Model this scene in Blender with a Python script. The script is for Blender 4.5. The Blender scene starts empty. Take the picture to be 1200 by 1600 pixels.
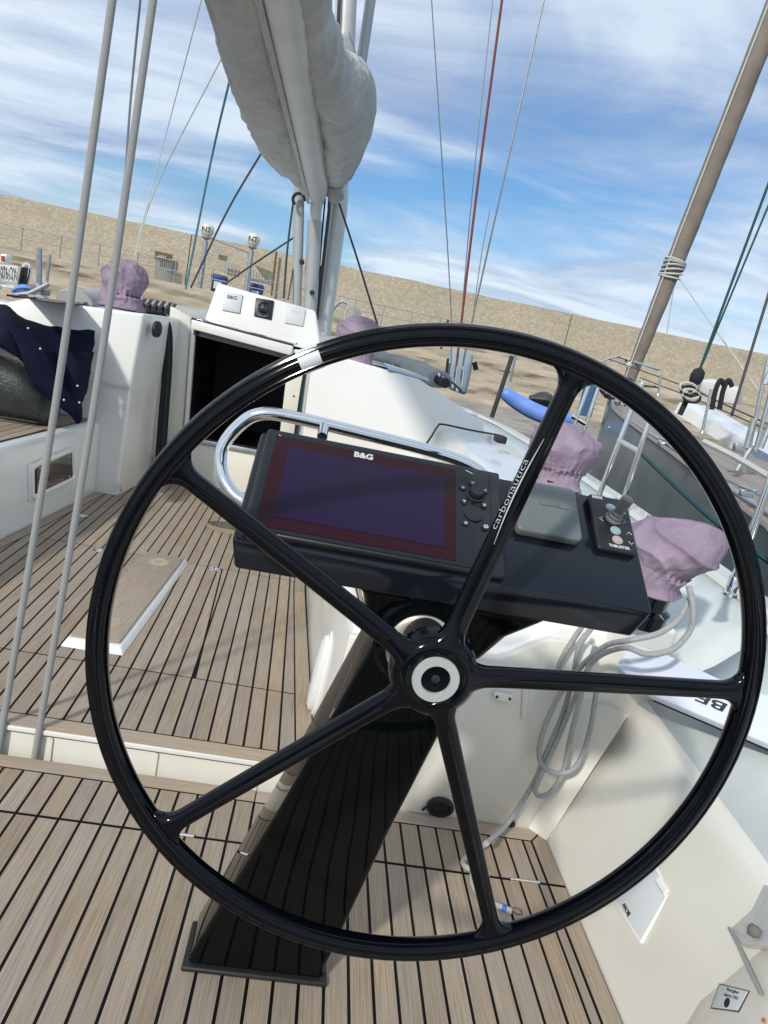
import bpy, bmesh, math, random
from math import sin, cos, pi, radians, sqrt, atan2, atan
from mathutils import Vector as V, Matrix, noise

random.seed(7)
S = bpy.context.scene
COL = S.collection

# ------------------------------------------------------------------ camera
F_PX, ROLL, HX, HY, CAM_H = 1120., radians(11.8), 530., 540., 1.40
def _cam():
    dx, dy = HX-600, HY-800
    u = dx*cos(ROLL)+dy*sin(ROLL); v = dx*sin(ROLL)-dy*cos(ROLL)
    p = atan(v/F_PX); yaw = atan(-u*cos(p)/F_PX)
    fw = V((sin(yaw)*cos(p), cos(yaw)*cos(p), -sin(p)))
    r0 = V((cos(yaw), -sin(yaw), 0)); u0 = r0.cross(fw)
    return fw, r0*cos(ROLL)+u0*sin(ROLL), u0*cos(ROLL)-r0*sin(ROLL)
FW, RT, UP = _cam()
EYE = V((0, 0, CAM_H))
cd = bpy.data.cameras.new('camera'); cam = bpy.data.objects.new('camera', cd); COL.objects.link(cam)
m = Matrix((RT, UP, -FW)).transposed().to_4x4(); m.translation = EYE
cam.matrix_world = m
cd.sensor_fit = 'VERTICAL'; cd.sensor_height = 36; cd.sensor_width = 27; cd.lens = F_PX/1600*36
cd.clip_start = 0.02; cd.clip_end = 5000
S.camera = cam

# ------------------------------------------------------------------ sky and sun
SUN_TO = V((.53, .85, -.66)).normalized()
SUN_EL = math.asin(-SUN_TO.z); SUN_AZ = atan2(-SUN_TO.x, -SUN_TO.y)
w = bpy.data.worlds.new('World'); S.world = w; w.use_nodes = True
nt = w.node_tree; N = nt.nodes; L = nt.links
for n in list(N): N.remove(n)
def wn(t, **k):
    n = N.new(t)
    for a, b in k.items(): setattr(n, a, b)
    return n
sky = wn('ShaderNodeTexSky', sky_type='NISHITA', sun_disc=False, sun_elevation=SUN_EL, sun_rotation=SUN_AZ,
         altitude=5, air_density=1.3, dust_density=.4, ozone_density=3.0)
tc = wn('ShaderNodeTexCoord'); sep = wn('ShaderNodeSeparateXYZ'); L.new(tc.outputs['Generated'], sep.inputs[0])
def wm(op, a, b=None, c=None):
    n = wn('ShaderNodeMath', operation=op)
    for i, x in enumerate((a, b, c)):
        if x is None: continue
        if isinstance(x, (int, float)): n.inputs[i].default_value = x
        else: L.new(x, n.inputs[i])
    return n.outputs[0]
zz = wm('ADD', wm('MAXIMUM', sep.outputs[2], 0.0), 0.12)
cb = wn('ShaderNodeCombineXYZ'); L.new(wm('DIVIDE', sep.outputs[0], zz), cb.inputs[0]); L.new(wm('DIVIDE', sep.outputs[1], zz), cb.inputs[1])
def wnoise(scale, loc, rot, stretch, det, rough, dist):
    mp = wn('ShaderNodeMapping'); mp.inputs['Location'].default_value = loc; mp.inputs['Rotation'].default_value = (0, 0, radians(rot))
    mp.inputs['Scale'].default_value = stretch; L.new(cb.outputs[0], mp.inputs[0])
    n = wn('ShaderNodeTexNoise'); n.inputs['Scale'].default_value = scale; n.inputs['Detail'].default_value = det
    n.inputs['Roughness'].default_value = rough; n.inputs['Distortion'].default_value = dist
    L.new(mp.outputs[0], n.inputs['Vector']); return n.outputs[0]
def wramp(x, stops):
    r = wn('ShaderNodeValToRGB'); e = r.color_ramp.elements
    e[0].position, e[0].color = stops[0][0], (*[stops[0][1]]*3, 1); e[1].position, e[1].color = stops[-1][0], (*[stops[-1][1]]*3, 1)
    for p, c in stops[1:-1]:
        q = e.new(p); q.color = (c, c, c, 1)
    L.new(x, r.inputs[0]); return r.outputs[0]
big = wnoise(.38, (3.1, 1.7, 0), 14, (.6, 1.0, 1), 5, .5, .6)
fine = wnoise(1.0, (8.3, 2.2, 0), 22, (.62, 1.1, 1), 8, .56, .7)
cov = wm('ADD', wm('MULTIPLY', big, .68), wm('MULTIPLY', fine, .42))
# more cloud to port (left), clearer low to starboard
cov = wm('ADD', cov, wm('MULTIPLY', sep.outputs[0], -.10))
cov = wm('ADD', cov, wm('MULTIPLY', wm('SUBTRACT', sep.outputs[2], .2), .42))
fac = wramp(cov, [(.41, .0), (.465, .34), (.525, .86), (.60, 1.0)])
shade = wnoise(1.0, (1.3, 6.4, 0), 18, (.5, 1.25, 1), 7, .6, .8)
sh = wramp(wm('ADD', wm('MULTIPLY', shade, .75), wm('MULTIPLY', fine, .25)), [(.40, 0.0), (.56, 1.0)])
cm = wn('ShaderNodeMix', data_type='RGBA'); L.new(sh, cm.inputs[0])
cm.inputs[6].default_value = (3.7, 4.7, 6.6, 1); cm.inputs[7].default_value = (7.2, 8.2, 9.3, 1)
tint = wn('ShaderNodeMix', data_type='RGBA', blend_type='MULTIPLY'); tint.inputs[0].default_value = 1
L.new(sky.outputs[0], tint.inputs[6]); tint.inputs[7].default_value = (.62, .87, 1.13, 1)
mx = wn('ShaderNodeMix', data_type='RGBA'); L.new(fac, mx.inputs[0]); L.new(tint.outputs[2], mx.inputs[6]); L.new(cm.outputs[2], mx.inputs[7])
bg = wn('ShaderNodeBackground'); bg.inputs[1].default_value = .09; L.new(mx.outputs[2], bg.inputs[0])
wo = wn('ShaderNodeOutputWorld'); L.new(bg.outputs[0], wo.inputs[0])
sd = bpy.data.lights.new('sun', 'SUN'); sd.energy = 2.5; sd.angle = radians(3.0); sd.color = (1, .95, .87)
so = bpy.data.objects.new('sun', sd); COL.objects.link(so); so.rotation_euler = SUN_TO.to_track_quat('-Z', 'Y').to_euler(); so.location = (-5, -9, 12)
S.view_settings.view_transform = 'Standard'; S.view_settings.look = 'None'; S.view_settings.exposure = 0.25; S.view_settings.gamma = 1
S.view_settings.use_curve_mapping = False

# ------------------------------------------------------------------ turning a photo pixel into a point on a real plane
def ray(x, y): return FW + RT*((x-600)/F_PX) - UP*((y-800)/F_PX)
def PZ(x, y, z): d = ray(x, y); return EYE + d*((z-CAM_H)/d.z)
def PY(x, y, Y): d = ray(x, y); return EYE + d*(Y/d.y)
def PX(x, y, X): d = ray(x, y); return EYE + d*(X/d.x)
def PP(x, y, p0, n): d = ray(x, y); return EYE + d*((V(p0)-EYE).dot(V(n))/d.dot(V(n)))

# ------------------------------------------------------------------ materials
def mat(name, col, rough=.5, metal=0, var=.12, vs=6., bump=0., bs=80., coat=0, spec=.5, stretch=(1, 1, 1), col2=None, rnd=0., det=6, alpha=1, trans=0, rvar=.08):
    M = bpy.data.materials.new(name); M.use_nodes = True; t = M.node_tree; b = t.nodes['Principled BSDF']
    c = t.nodes.new('ShaderNodeTexCoord'); mp = t.nodes.new('ShaderNodeMapping'); mp.inputs['Scale'].default_value = stretch
    t.links.new(c.outputs['Object'], mp.inputs[0])
    if rnd:
        oi = t.nodes.new('ShaderNodeObjectInfo'); mm = t.nodes.new('ShaderNodeVectorMath'); mm.operation = 'SCALE'
        cv = t.nodes.new('ShaderNodeCombineXYZ'); 
        for i in range(3): t.links.new(oi.outputs['Random'], cv.inputs[i])
        t.links.new(cv.outputs[0], mm.inputs[0]); mm.inputs[3].default_value = 77.
        t.links.new(mm.outputs[0], mp.inputs['Location'])
    n = t.nodes.new('ShaderNodeTexNoise'); n.inputs['Scale'].default_value = vs; n.inputs['Detail'].default_value = det; n.inputs['Roughness'].default_value = .6
    t.links.new(mp.outputs[0], n.inputs['Vector'])
    r = t.nodes.new('ShaderNodeValToRGB'); e = r.color_ramp.elements
    c2 = col2 or tuple(x*(1-var*2) for x in col)
    e[0].position = .3; e[1].position = .72; e[0].color = (*c2, 1); e[1].color = (*(tuple(min(1, x*(1+var*.6)) for x in col)), 1)
    t.links.new(n.outputs[0], r.inputs[0]); out = r.outputs[0]
    if rnd:
        hs = t.nodes.new('ShaderNodeHueSaturation'); mr = t.nodes.new('ShaderNodeMapRange'); mr.inputs[3].default_value = 1-rnd; mr.inputs[4].default_value = 1+rnd
        wn2 = t.nodes.new('ShaderNodeTexWhiteNoise'); wn2.noise_dimensions = '1D'; t.links.new(oi.outputs['Random'], wn2.inputs['W'])
        t.links.new(oi.outputs['Random'], mr.inputs[0]); t.links.new(mr.outputs[0], hs.inputs['Value'])
        ms = t.nodes.new('ShaderNodeMapRange'); ms.inputs[3].default_value = .85; ms.inputs[4].default_value = 1.15
        t.links.new(wn2.outputs[0], ms.inputs[0]); t.links.new(ms.outputs[0], hs.inputs['Saturation'])
        t.links.new(out, hs.inputs['Color']); out = hs.outputs[0]
    t.links.new(out, b.inputs['Base Color'])
    if rvar:
        mr2 = t.nodes.new('ShaderNodeMapRange'); mr2.inputs[3].default_value = max(0.01, rough-rvar*min(1, rough*3)); mr2.inputs[4].default_value = min(1, rough+rvar)
        t.links.new(n.outputs[0], mr2.inputs[0]); t.links.new(mr2.outputs[0], b.inputs['Roughness'])
    else: b.inputs['Roughness'].default_value = rough
    b.inputs['Metallic'].default_value = metal; b.inputs['Coat Weight'].default_value = coat; b.inputs['Coat Roughness'].default_value = .04
    b.inputs['Specular IOR Level'].default_value = spec
    if trans: b.inputs['Transmission Weight'].default_value = trans
    if bump:
        n2 = t.nodes.new('ShaderNodeTexNoise'); n2.inputs['Scale'].default_value = bs; n2.inputs['Detail'].default_value = 4; t.links.new(mp.outputs[0], n2.inputs['Vector'])
        bp = t.nodes.new('ShaderNodeBump'); bp.inputs['Strength'].default_value = bump; bp.inputs['Distance'].default_value = .01
        t.links.new(n2.outputs[0], bp.inputs['Height']); t.links.new(bp.outputs[0], b.inputs['Normal'])
    return M

def teak_mat(name, a, b_, along='Y', rnd=.13):
    st = (330, 6, 330) if along == 'Y' else (6, 330, 330)
    M = mat(name, a, .72, var=.2, vs=1.0, stretch=st, col2=b_, rnd=rnd, det=5, bump=.25, bs=1.0, spec=.25)
    t = M.node_tree; b = t.nodes['Principled BSDF']; src = b.inputs['Base Color'].links[0].from_socket
    c = t.nodes.new('ShaderNodeTexCoord'); n = t.nodes.new('ShaderNodeTexNoise'); n.inputs['Scale'].default_value = 3.2; n.inputs['Detail'].default_value = 7; n.inputs['Roughness'].default_value = .65
    # soft weather greying that runs over several planks, in the place's own metres
    t.links.new(c.outputs['Object'], n.inputs['Vector']); r = t.nodes.new('ShaderNodeMapRange'); r.inputs[1].default_value = .38; r.inputs[2].default_value = .66; r.inputs[4].default_value = .55
    t.links.new(n.outputs[0], r.inputs[0]); mx = t.nodes.new('ShaderNodeMix'); mx.data_type = 'RGBA'; t.links.new(r.outputs[0], mx.inputs[0]); t.links.new(src, mx.inputs[6]); mx.inputs[7].default_value = (.345, .305, .255, 1)
    t.links.new(mx.outputs[2], b.inputs['Base Color']); return M
TEAK = teak_mat('weathered_teak', (.385, .305, .225), (.215, .168, .122))
TEAKX = teak_mat('weathered_teak_margin', (.46, .37, .28), (.30, .235, .175), 'X')
TEAKG = teak_mat('grey_teak', (.36, .32, .28), (.22, .19, .165))
CAULK = mat('black_caulking', (.005, .005, .006), .7, spec=.15)
GEL = mat('white_gelcoat', (.80, .80, .765), .22, var=.03, vs=2.5, coat=.4)
GELC = mat('cream_gelcoat', (.74, .72, .645), .25, var=.04, vs=2.0, coat=.3, bump=.03, bs=3)
NONSKID = mat('pale_blue_nonskid', (.68, .735, .725), .75, var=.05, vs=9, bump=.35, bs=700)
BLK = mat('black_lacquer', (.0015, .002, .004), .10, var=.1, spec=.27, rvar=.03, bump=.02, bs=25)
CONS = mat('dark_blue_grey_gloss', (.008, .011, .016), .12, var=.12, vs=3, spec=.42, rvar=.03)
COLM = mat('black_glossy_pedestal', (.0022, .0035, .004), .045, var=.1, vs=3, spec=.11, rvar=.012)
PLAST = mat('matt_black_plastic', (.013, .014, .016), .42, var=.1)
RUB = mat('black_rubber', (.012, .012, .013), .6)
CHR = mat('polished_stainless', (.82, .83, .84), .07, 1, var=.04, vs=20, rvar=.04)
ALU = mat('satin_aluminium', (.62, .64, .64), .35, 1, var=.05, vs=14)
SILV = mat('silver_ring', (.47, .49, .48), .38, .2, var=.04, vs=30)
CHAMP = mat('pale_champagne_metal', (.50, .48, .42), .3, .7, var=.06, vs=8)
SPAR = mat('grey_painted_spar', (.46, .48, .49), .38, .25, var=.08, vs=3)
SPARL = mat('pale_painted_spar', (.60, .61, .59), .4, .1, var=.06, vs=3)
GREYC = mat('grey_acrylic_canvas', (.50, .50, .48), .85, var=.10, vs=2.5, bump=1.0, bs=7, spec=.2)
HOODC = mat('pale_grey_canvas', (.40, .41, .40), .85, var=.12, vs=4, bump=.2, bs=200, spec=.2)
PURP = mat('faded_purple_canvas', (.32, .25, .325), .88, var=.13, vs=9, bump=.6, bs=14, spec=.2)
NAVY = mat('navy_cotton', (.0045, .0065, .024), .8, var=.2, vs=12, bump=.3, bs=400, spec=.15)
LEATH = mat('grey_leather', (.045, .052, .052), .42, var=.3, vs=7, bump=.5, bs=90)
ROPE = mat('grey_braided_rope', (.36, .365, .36), .8, var=.1, vs=420, bump=.5, bs=520)
ROPEW = mat('soft_grey_rope', (.43, .44, .43), .8, var=.14, vs=120, bump=.6, bs=300)
RBLK = mat('black_rope', (.015, .015, .018), .8, var=.2, vs=90, bump=.5)
RTEAL = mat('teal_rope', (.015, .085, .09), .8, var=.3, vs=90, bump=.5)
RBLUE = mat('blue_green_rope', (.05, .20, .24), .75, var=.2, vs=40)
RRED = mat('red_rope', (.22, .05, .045), .75, var=.25, vs=60)
RWHT = mat('pale_rope', (.55, .55, .52), .75, var=.1, vs=60)
WIRE = mat('stainless_wire', (.32, .33, .34), .35, .9, var=.1)
DWIRE = mat('dark_wire', (.06, .062, .065), .5, .3)
SCRG = mat('screen_glass', (.014, .005, .030), .05, var=.05, spec=.26, rvar=.01)
SCRB = mat('maroon_screen_border', (.022, .0008, .004), .05, var=.05, spec=.26, rvar=.01)
GCOV = mat('grey_sun_cover', (.135, .155, .15), .36, var=.05, vs=10)
LCOV = mat('pale_grey_cover', (.60, .63, .64), .5, var=.03)
BTNB = mat('pale_blue_button', (.30, .42, .48), .5, var=.03); BTNT = mat('teal_button', (.23, .42, .42), .5, var=.03)
BTNR = mat('pale_pink_button', (.52, .33, .33), .5, var=.03); BTNRIM = mat('grey_button_rim', (.33, .35, .36), .5, var=.03)
GRUB = mat('grey_rubber_boot', (.17, .165, .15), .6, var=.08)
PRINT = mat('white_print', (.55, .56, .57), .5, var=.0); PRINTD = mat('dark_print', (.03, .033, .04), .5, var=.0)
LID = mat('white_blue_lid', (.66, .70, .80), .42, var=.03, vs=4)
DARKIN = mat('cabin_shade_black', (.006, .006, .007), .6)  # near-black colour stands for the shade inside the open companionway
SMOKE = mat('smoked_acrylic', (.025, .022, .026), .06, coat=1, rvar=.01)
BLUEG = mat('blue_grey_glass', (.11, .17, .23), .08, coat=1, rvar=.01)
CLEARP = mat('clear_plastic', (.62, .63, .62), .12, coat=.6, var=.05)
HULLG = mat('grey_hull_paint', (.20, .225, .225), .30, var=.22, vs=1.2, spec=.4, col2=(.13, .16, .16))
KAYAK = mat('blue_plastic_tube', (.17, .31, .78), .5, var=.08, vs=4)
TARP = mat('blue_grey_tarp', (.30, .38, .42), .8, var=.15, vs=3, bump=.3, bs=60)
CONC = mat('old_concrete', (.36, .325, .28), .9, var=.25, vs=1.2, bump=.6, bs=9)
PONT = mat('weathered_pontoon_boards', (.24, .21, .185), .9, var=.25, vs=3, stretch=(1, 5, 1), rnd=.15)
GALV = mat('galvanised_steel', (.36, .38, .40), .5, .5, var=.15, vs=8)
GLOBE = mat('cream_globe', (.70, .68, .58), .4, var=.08, vs=8)
BIN = mat('blue_bin_plastic', (.015, .045, .20), .5, var=.2, vs=6)
BINW = mat('bin_label_white', (.6, .65, .6), .6)
ROOFG = mat('green_beige_sheet', (.42, .42, .30), .7, var=.15, vs=5)
BROWN = mat('brown_wood', (.16, .10, .06), .8, var=.2, vs=8)
REDP = mat('red_paint', (.35, .03, .03), .5); BLUEP = mat('blue_post_paint', (.03, .10, .24), .5)
CANW = mat('white_sail_cloth', (.66, .67, .65), .8, var=.08, vs=3)
TANS = mat('taupe_sail_cloth', (.27, .235, .20), .85, var=.15, vs=2.5, bump=.3, bs=30)
SHOE = mat('olive_grey_canvas', (.10, .095, .07), .85, var=.2, vs=30); SOLE = mat('tan_rubber_sole', (.30, .25, .18), .7)

def specks(M, scale, size, col=(.35, .36, .38), amt=.8):
    # dust and dried spray dots
    t = M.node_tree; b = t.nodes['Principled BSDF']; src = b.inputs['Base Color'].links[0].from_socket
    c = t.nodes.new('ShaderNodeTexCoord'); v = t.nodes.new('ShaderNodeTexVoronoi'); v.inputs['Scale'].default_value = scale; t.links.new(c.outputs['Object'], v.inputs['Vector'])
    sp = t.nodes.new('ShaderNodeSeparateColor'); t.links.new(v.outputs['Color'], sp.inputs[0])
    a = t.nodes.new('ShaderNodeMapRange'); a.inputs[1].default_value = size; a.inputs[2].default_value = size*.4; t.links.new(v.outputs['Distance'], a.inputs[0])
    g = t.nodes.new('ShaderNodeMath'); g.operation = 'GREATER_THAN'; g.inputs[1].default_value = .62; t.links.new(sp.outputs[0], g.inputs[0])
    m = t.nodes.new('ShaderNodeMath'); m.operation = 'MULTIPLY'; t.links.new(a.outputs[0], m.inputs[0]); t.links.new(g.outputs[0], m.inputs[1])
    m2 = t.nodes.new('ShaderNodeMath'); m2.operation = 'MULTIPLY'; m2.inputs[1].default_value = amt; t.links.new(m.outputs[0], m2.inputs[0])
    x = t.nodes.new('ShaderNodeMix'); x.data_type = 'RGBA'; t.links.new(m2.outputs[0], x.inputs[0]); t.links.new(src, x.inputs[6]); x.inputs[7].default_value = (*col, 1); t.links.new(x.outputs[2], b.inputs['Base Color'])
for M_ in (SCRG, SCRB): specks(M_, 110, .07, amt=.16)
specks(CONS, 60, .05, amt=.22); specks(COLM, 30, .03, amt=.2)
specks(GELC, 9, .025, (.30, .26, .20), .35); specks(GEL, 6, .02, (.35, .32, .27), .3)
# pebble-dashed wall
def wall_mat():
    M = mat('pebble_dashed_wall', (.52, .455, .345), .92, var=.09, vs=.5, stretch=(.25, 1, 1.6))
    t = M.node_tree; b = t.nodes['Principled BSDF']; src = b.inputs['Base Color'].links[0].from_socket
    c = t.nodes.new('ShaderNodeTexCoord'); vo = t.nodes.new('ShaderNodeTexVoronoi'); vo.inputs['Scale'].default_value = 5.5
    mp = t.nodes.new('ShaderNodeMapping'); mp.inputs['Scale'].default_value = (1, 1, 1.5); t.links.new(c.outputs['Object'], mp.inputs[0])
    t.links.new(mp.outputs[0], vo.inputs['Vector'])
    sp = t.nodes.new('ShaderNodeSeparateColor'); t.links.new(vo.outputs['Color'], sp.inputs[0])
    r = t.nodes.new('ShaderNodeMapRange'); r.inputs[3].default_value = .86; r.inputs[4].default_value = 1.07; t.links.new(sp.outputs[0], r.inputs[0])
    d = t.nodes.new('ShaderNodeMapRange'); d.inputs[1].default_value = .1; d.inputs[2].default_value = .5; d.inputs[3].default_value = 1.08; d.inputs[4].default_value = .85; t.links.new(vo.outputs['Distance'], d.inputs[0])
    m1 = t.nodes.new('ShaderNodeMath'); m1.operation = 'MULTIPLY'; t.links.new(r.outputs[0], m1.inputs[0]); t.links.new(d.outputs[0], m1.inputs[1])
    hs = t.nodes.new('ShaderNodeHueSaturation'); t.links.new(m1.outputs[0], hs.inputs['Value']); t.links.new(src, hs.inputs['Color']); t.links.new(hs.outputs[0], b.inputs['Base Color'])
    bp = t.nodes.new('ShaderNodeBump'); bp.inputs['Strength'].default_value = .35; bp.inputs['Distance'].default_value = .03; bp.invert = True
    t.links.new(vo.outputs['Distance'], bp.inputs['Height']); t.links.new(bp.outputs[0], b.inputs['Normal']); return M
WALLM = wall_mat()
STRATA = mat('eroded_stone_base', (.44, .385, .30), .95, var=.2, vs=1.3, stretch=(.2, .2, 2.6), col2=(.25, .205, .15), bump=1, bs=2.4, det=9)
def water_mat():
    M = bpy.data.materials.new('harbour_water'); M.use_nodes = True; t = M.node_tree; b = t.nodes['Principled BSDF']
    b.inputs['Base Color'].default_value = (.012, .028, .024, 1); b.inputs['Roughness'].default_value = .05; b.inputs['IOR'].default_value = 1.33
    c = t.nodes.new('ShaderNodeTexCoord'); n = t.nodes.new('ShaderNodeTexNoise'); n.inputs['Scale'].default_value = 2.2; n.inputs['Detail'].default_value = 5
    t.links.new(c.outputs['Object'], n.inputs['Vector']); bp = t.nodes.new('ShaderNodeBump'); bp.inputs['Strength'].default_value = .5; bp.inputs['Distance'].default_value = .12
    t.links.new(n.outputs[0], bp.inputs['Height']); t.links.new(bp.outputs[0], b.inputs['Normal']); return M
WATER = water_mat()

# ------------------------------------------------------------------ geometry helpers (all in the place's metres)
ORG = {}
def props(o, label=None, cat=None, group=None, kind=None):
    for k, v in (('label', label), ('category', cat), ('group', group), ('kind', kind)):
        if v: o[k] = v
    return o
def thing(name, loc, label, cat, group=None, kind=None):
    o = bpy.data.objects.new(name, None); COL.objects.link(o); o.location = loc; o.empty_display_size = .05
    ORG[o.name] = V(loc); return props(o, label, cat, group, kind)
def mk(name, g, material, parent=None, smooth=False, bevel=0., seg=2, label=None, cat=None, group=None, kind=None, sub=0, solid=0, angle=40):
    vs, fs = g
    vs = [V(v) for v in vs]
    if parent is not None: org = ORG[parent.name]
    else:
        lo = V([min(v[i] for v in vs) for i in range(3)]); hi = V([max(v[i] for v in vs) for i in range(3)]); org = V(((lo.x+hi.x)/2, (lo.y+hi.y)/2, lo.z))
    me = bpy.data.meshes.new(name); me.from_pydata([v-org for v in vs], [], fs); me.update()
    bm = bmesh.new(); bm.from_mesh(me); bmesh.ops.recalc_face_normals(bm, faces=bm.faces); bm.to_mesh(me); bm.free()
    me.materials.append(material); o = bpy.data.objects.new(name, me); COL.objects.link(o)
    if parent is not None: o.parent = parent
    else: o.location = org
    ORG[o.name] = org
    if solid: q = o.modifiers.new('t', 'SOLIDIFY'); q.thickness = solid; q.offset = 0
    if bevel:
        q = o.modifiers.new('b', 'BEVEL'); q.width = bevel; q.segments = seg; q.limit_method = 'ANGLE'; q.angle_limit = radians(35)
    if sub: q = o.modifiers.new('s', 'SUBSURF'); q.levels = sub; q.render_levels = sub
    if smooth or bevel:
        for p in me.polygons: p.use_smooth = True
        if not smooth or angle < 180: 
            bm = bmesh.new(); bm.from_mesh(me)
            for e in bm.edges:
                if len(e.link_faces) == 2 and e.calc_face_angle(0) > radians(angle): e.smooth = False
            if not bevel: bm.to_mesh(me)
            bm.free()
    return props(o, label, cat, group, kind)
def merge(gs):
    v, f = [], []
    for a, b in gs:
        n = len(v); v += list(a); f += [tuple(i+n for i in q) for q in b]
    return v, f
def box(x0, x1, y0, y1, z0, z1):
    v = [V((x, y, z)) for z in (z0, z1) for y in (y0, y1) for x in (x0, x1)]
    return v, [(0, 1, 3, 2), (4, 6, 7, 5), (0, 4, 5, 1), (2, 3, 7, 6), (0, 2, 6, 4), (1, 5, 7, 3)]
def prism(poly, off):
    n = len(poly); p = [V(q) for q in poly]; off = V(off)
    return p+[q+off for q in p], [tuple(range(n)), tuple(range(2*n-1, n-1, -1))]+[(i, (i+1) % n, (i+1) % n+n, i+n) for i in range(n)]
def fbox(o, u, v, n, a0, a1, b0, b1, c0, c1):
    o, u, v, n = V(o), V(u), V(v), V(n)
    vs, f = box(a0, a1, b0, b1, c0, c1); return [o+u*p.x+v*p.y+n*p.z for p in vs], f
def catmull(pts, k=6):
    P = [V(p) for p in pts]; P = [P[0]*2-P[1]]+P+[P[-1]*2-P[-2]]; out = []
    for i in range(1, len(P)-2):
        for j in range(k):
            t = j/k; a, b, c, d = P[i-1:i+3]
            out.append(.5*((2*b)+(c-a)*t+(2*a-5*b+4*c-d)*t*t+(3*b-a-3*c+d)*t**3))
    out.append(P[-2]); return out
def tube(path, r, n=8, closed=False, flat=1.0, upv=None):
    P = [V(p) for p in path]; m = len(P); vs, fs = [], []
    prev = None
    for i, p in enumerate(P):
        if closed: t = P[(i+1) % m]-P[i-1]
        else: t = P[min(i+1, m-1)]-P[max(i-1, 0)]
        t.normalize()
        if prev is None:
            a = V(upv) if upv else (V((0, 0, 1)) if abs(t.z) < .9 else V((1, 0, 0)))
        else: a = prev
        s = t.cross(a).normalized(); a = s.cross(t).normalized(); prev = a
        rr = r(i/(m-1)) if callable(r) else (r[i] if isinstance(r, (list, tuple)) else r)
        for j in range(n):
            q = 2*pi*j/n; vs.append(p+s*(cos(q)*rr)+a*(sin(q)*rr*flat))
    k = m if closed else m-1
    for i in range(k):
        for j in range(n): fs.append((i*n+j, i*n+(j+1) % n, ((i+1) % m)*n+(j+1) % n, ((i+1) % m)*n+j))
    if not closed: fs += [tuple(range(n)), tuple(range((m-1)*n+n-1, (m-1)*n-1, -1))]
    return vs, fs
def loft(rings, cap=True, closed=True):
    n = len(rings[0]); vs = [V(p) for r in rings for p in r]; fs = []
    for i in range(len(rings)-1):
        for j in range(n if closed else n-1): fs.append((i*n+j, i*n+(j+1) % n, (i+1)*n+(j+1) % n, (i+1)*n+j))
    if cap and closed: fs += [tuple(range(n-1, -1, -1)), tuple((len(rings)-1)*n+j for j in range(n))]
    return vs, fs
def lathe(prof, c, ax=(0, 0, 1), n=24, sx=None, fold=None):
    ax = V(ax).normalized(); a = V((1, 0, 0)) if abs(ax.x) < .9 else V((0, 1, 0)); u = (a-ax*a.dot(ax)).normalized(); v = ax.cross(u); c = V(c)
    R = []
    for r, h in prof:
        ring = []
        for j in range(n):
            q = 2*pi*j/n; rr = r*(1+(fold(h, q) if fold else 0)); ring.append(c+ax*h+u*(cos(q)*rr)+v*(sin(q)*rr*(sx or 1)))
        R.append(ring)
    return loft(R)
def quad(pts, th, nrm=None):
    p = [V(q) for q in pts]; n = (p[1]-p[0]).cross(p[2]-p[0]).normalized() if nrm is None else V(nrm).normalized()
    return prism(p, n*th)
def rrect(w, h, r, k=4):
    out = []
    for cx, cy, a in ((w/2-r, h/2-r, 0), (-w/2+r, h/2-r, 90), (-w/2+r, -h/2+r, 180), (w/2-r, -h/2+r, 270)):
        for i in range(k+1):
            t = radians(a+90*i/k); out.append((cx+r*cos(t), cy+r*sin(t)))
    return out
def rbox(o, u, v, n, cx, cy, w, h, r, c0, c1, k=4):
    o, u, v, n = V(o), V(u), V(v), V(n)
    base = [o+u*(cx+x)+v*(cy+y)+n*c0 for x, y in rrect(w, h, r, k)]; return prism(base, n*(c1-c0))
def text(s, o, u, v, size, material, parent, name='lettering', th=.0006, shear=0, bold=0, align='CENTER', label=None, sx=1):
    u, v = V(u).normalized(), V(v).normalized(); n = u.cross(v)
    c = bpy.data.curves.new(name, 'FONT'); c.body = s; c.size = size; c.align_x = align; c.align_y = 'CENTER'; c.extrude = th; c.shear = shear; c.offset = bold; c.resolution_u = 3
    t = bpy.data.objects.new('tmp', c); COL.objects.link(t); bpy.context.view_layer.update()
    me = bpy.data.meshes.new_from_object(t.evaluated_get(bpy.context.evaluated_depsgraph_get())); bpy.data.objects.remove(t)
    o = V(o); vs = [o+u*(p.co.x*sx)+v*p.co.y+n*(p.co.z+th) for p in me.vertices]; fs = [tuple(p.vertices) for p in me.polygons]
    bpy.data.meshes.remove(me)
    return mk(name, (vs, fs), material, parent, label=label)
def copy_tree(o, loc=None, parent=None):
    c = o.copy(); COL.objects.link(c)
    if parent: c.parent = parent
    if loc is not None: c.location = loc
    for ch in o.children: copy_tree(ch, None, c)
    return c
def clip(poly, a, b, c):      # keep a*x+b*y<=c
    out = []
    for i, p in enumerate(poly):
        q = poly[(i+1) % len(poly)]; dp = a*p[0]+b*p[1]-c; dq = a*q[0]+b*q[1]-c
        if dp <= 0: out.append(p)
        if dp*dq < 0: t = dp/(dp-dq); out.append((p[0]+(q[0]-p[0])*t, p[1]+(q[1]-p[1])*t))
    return out
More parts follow.
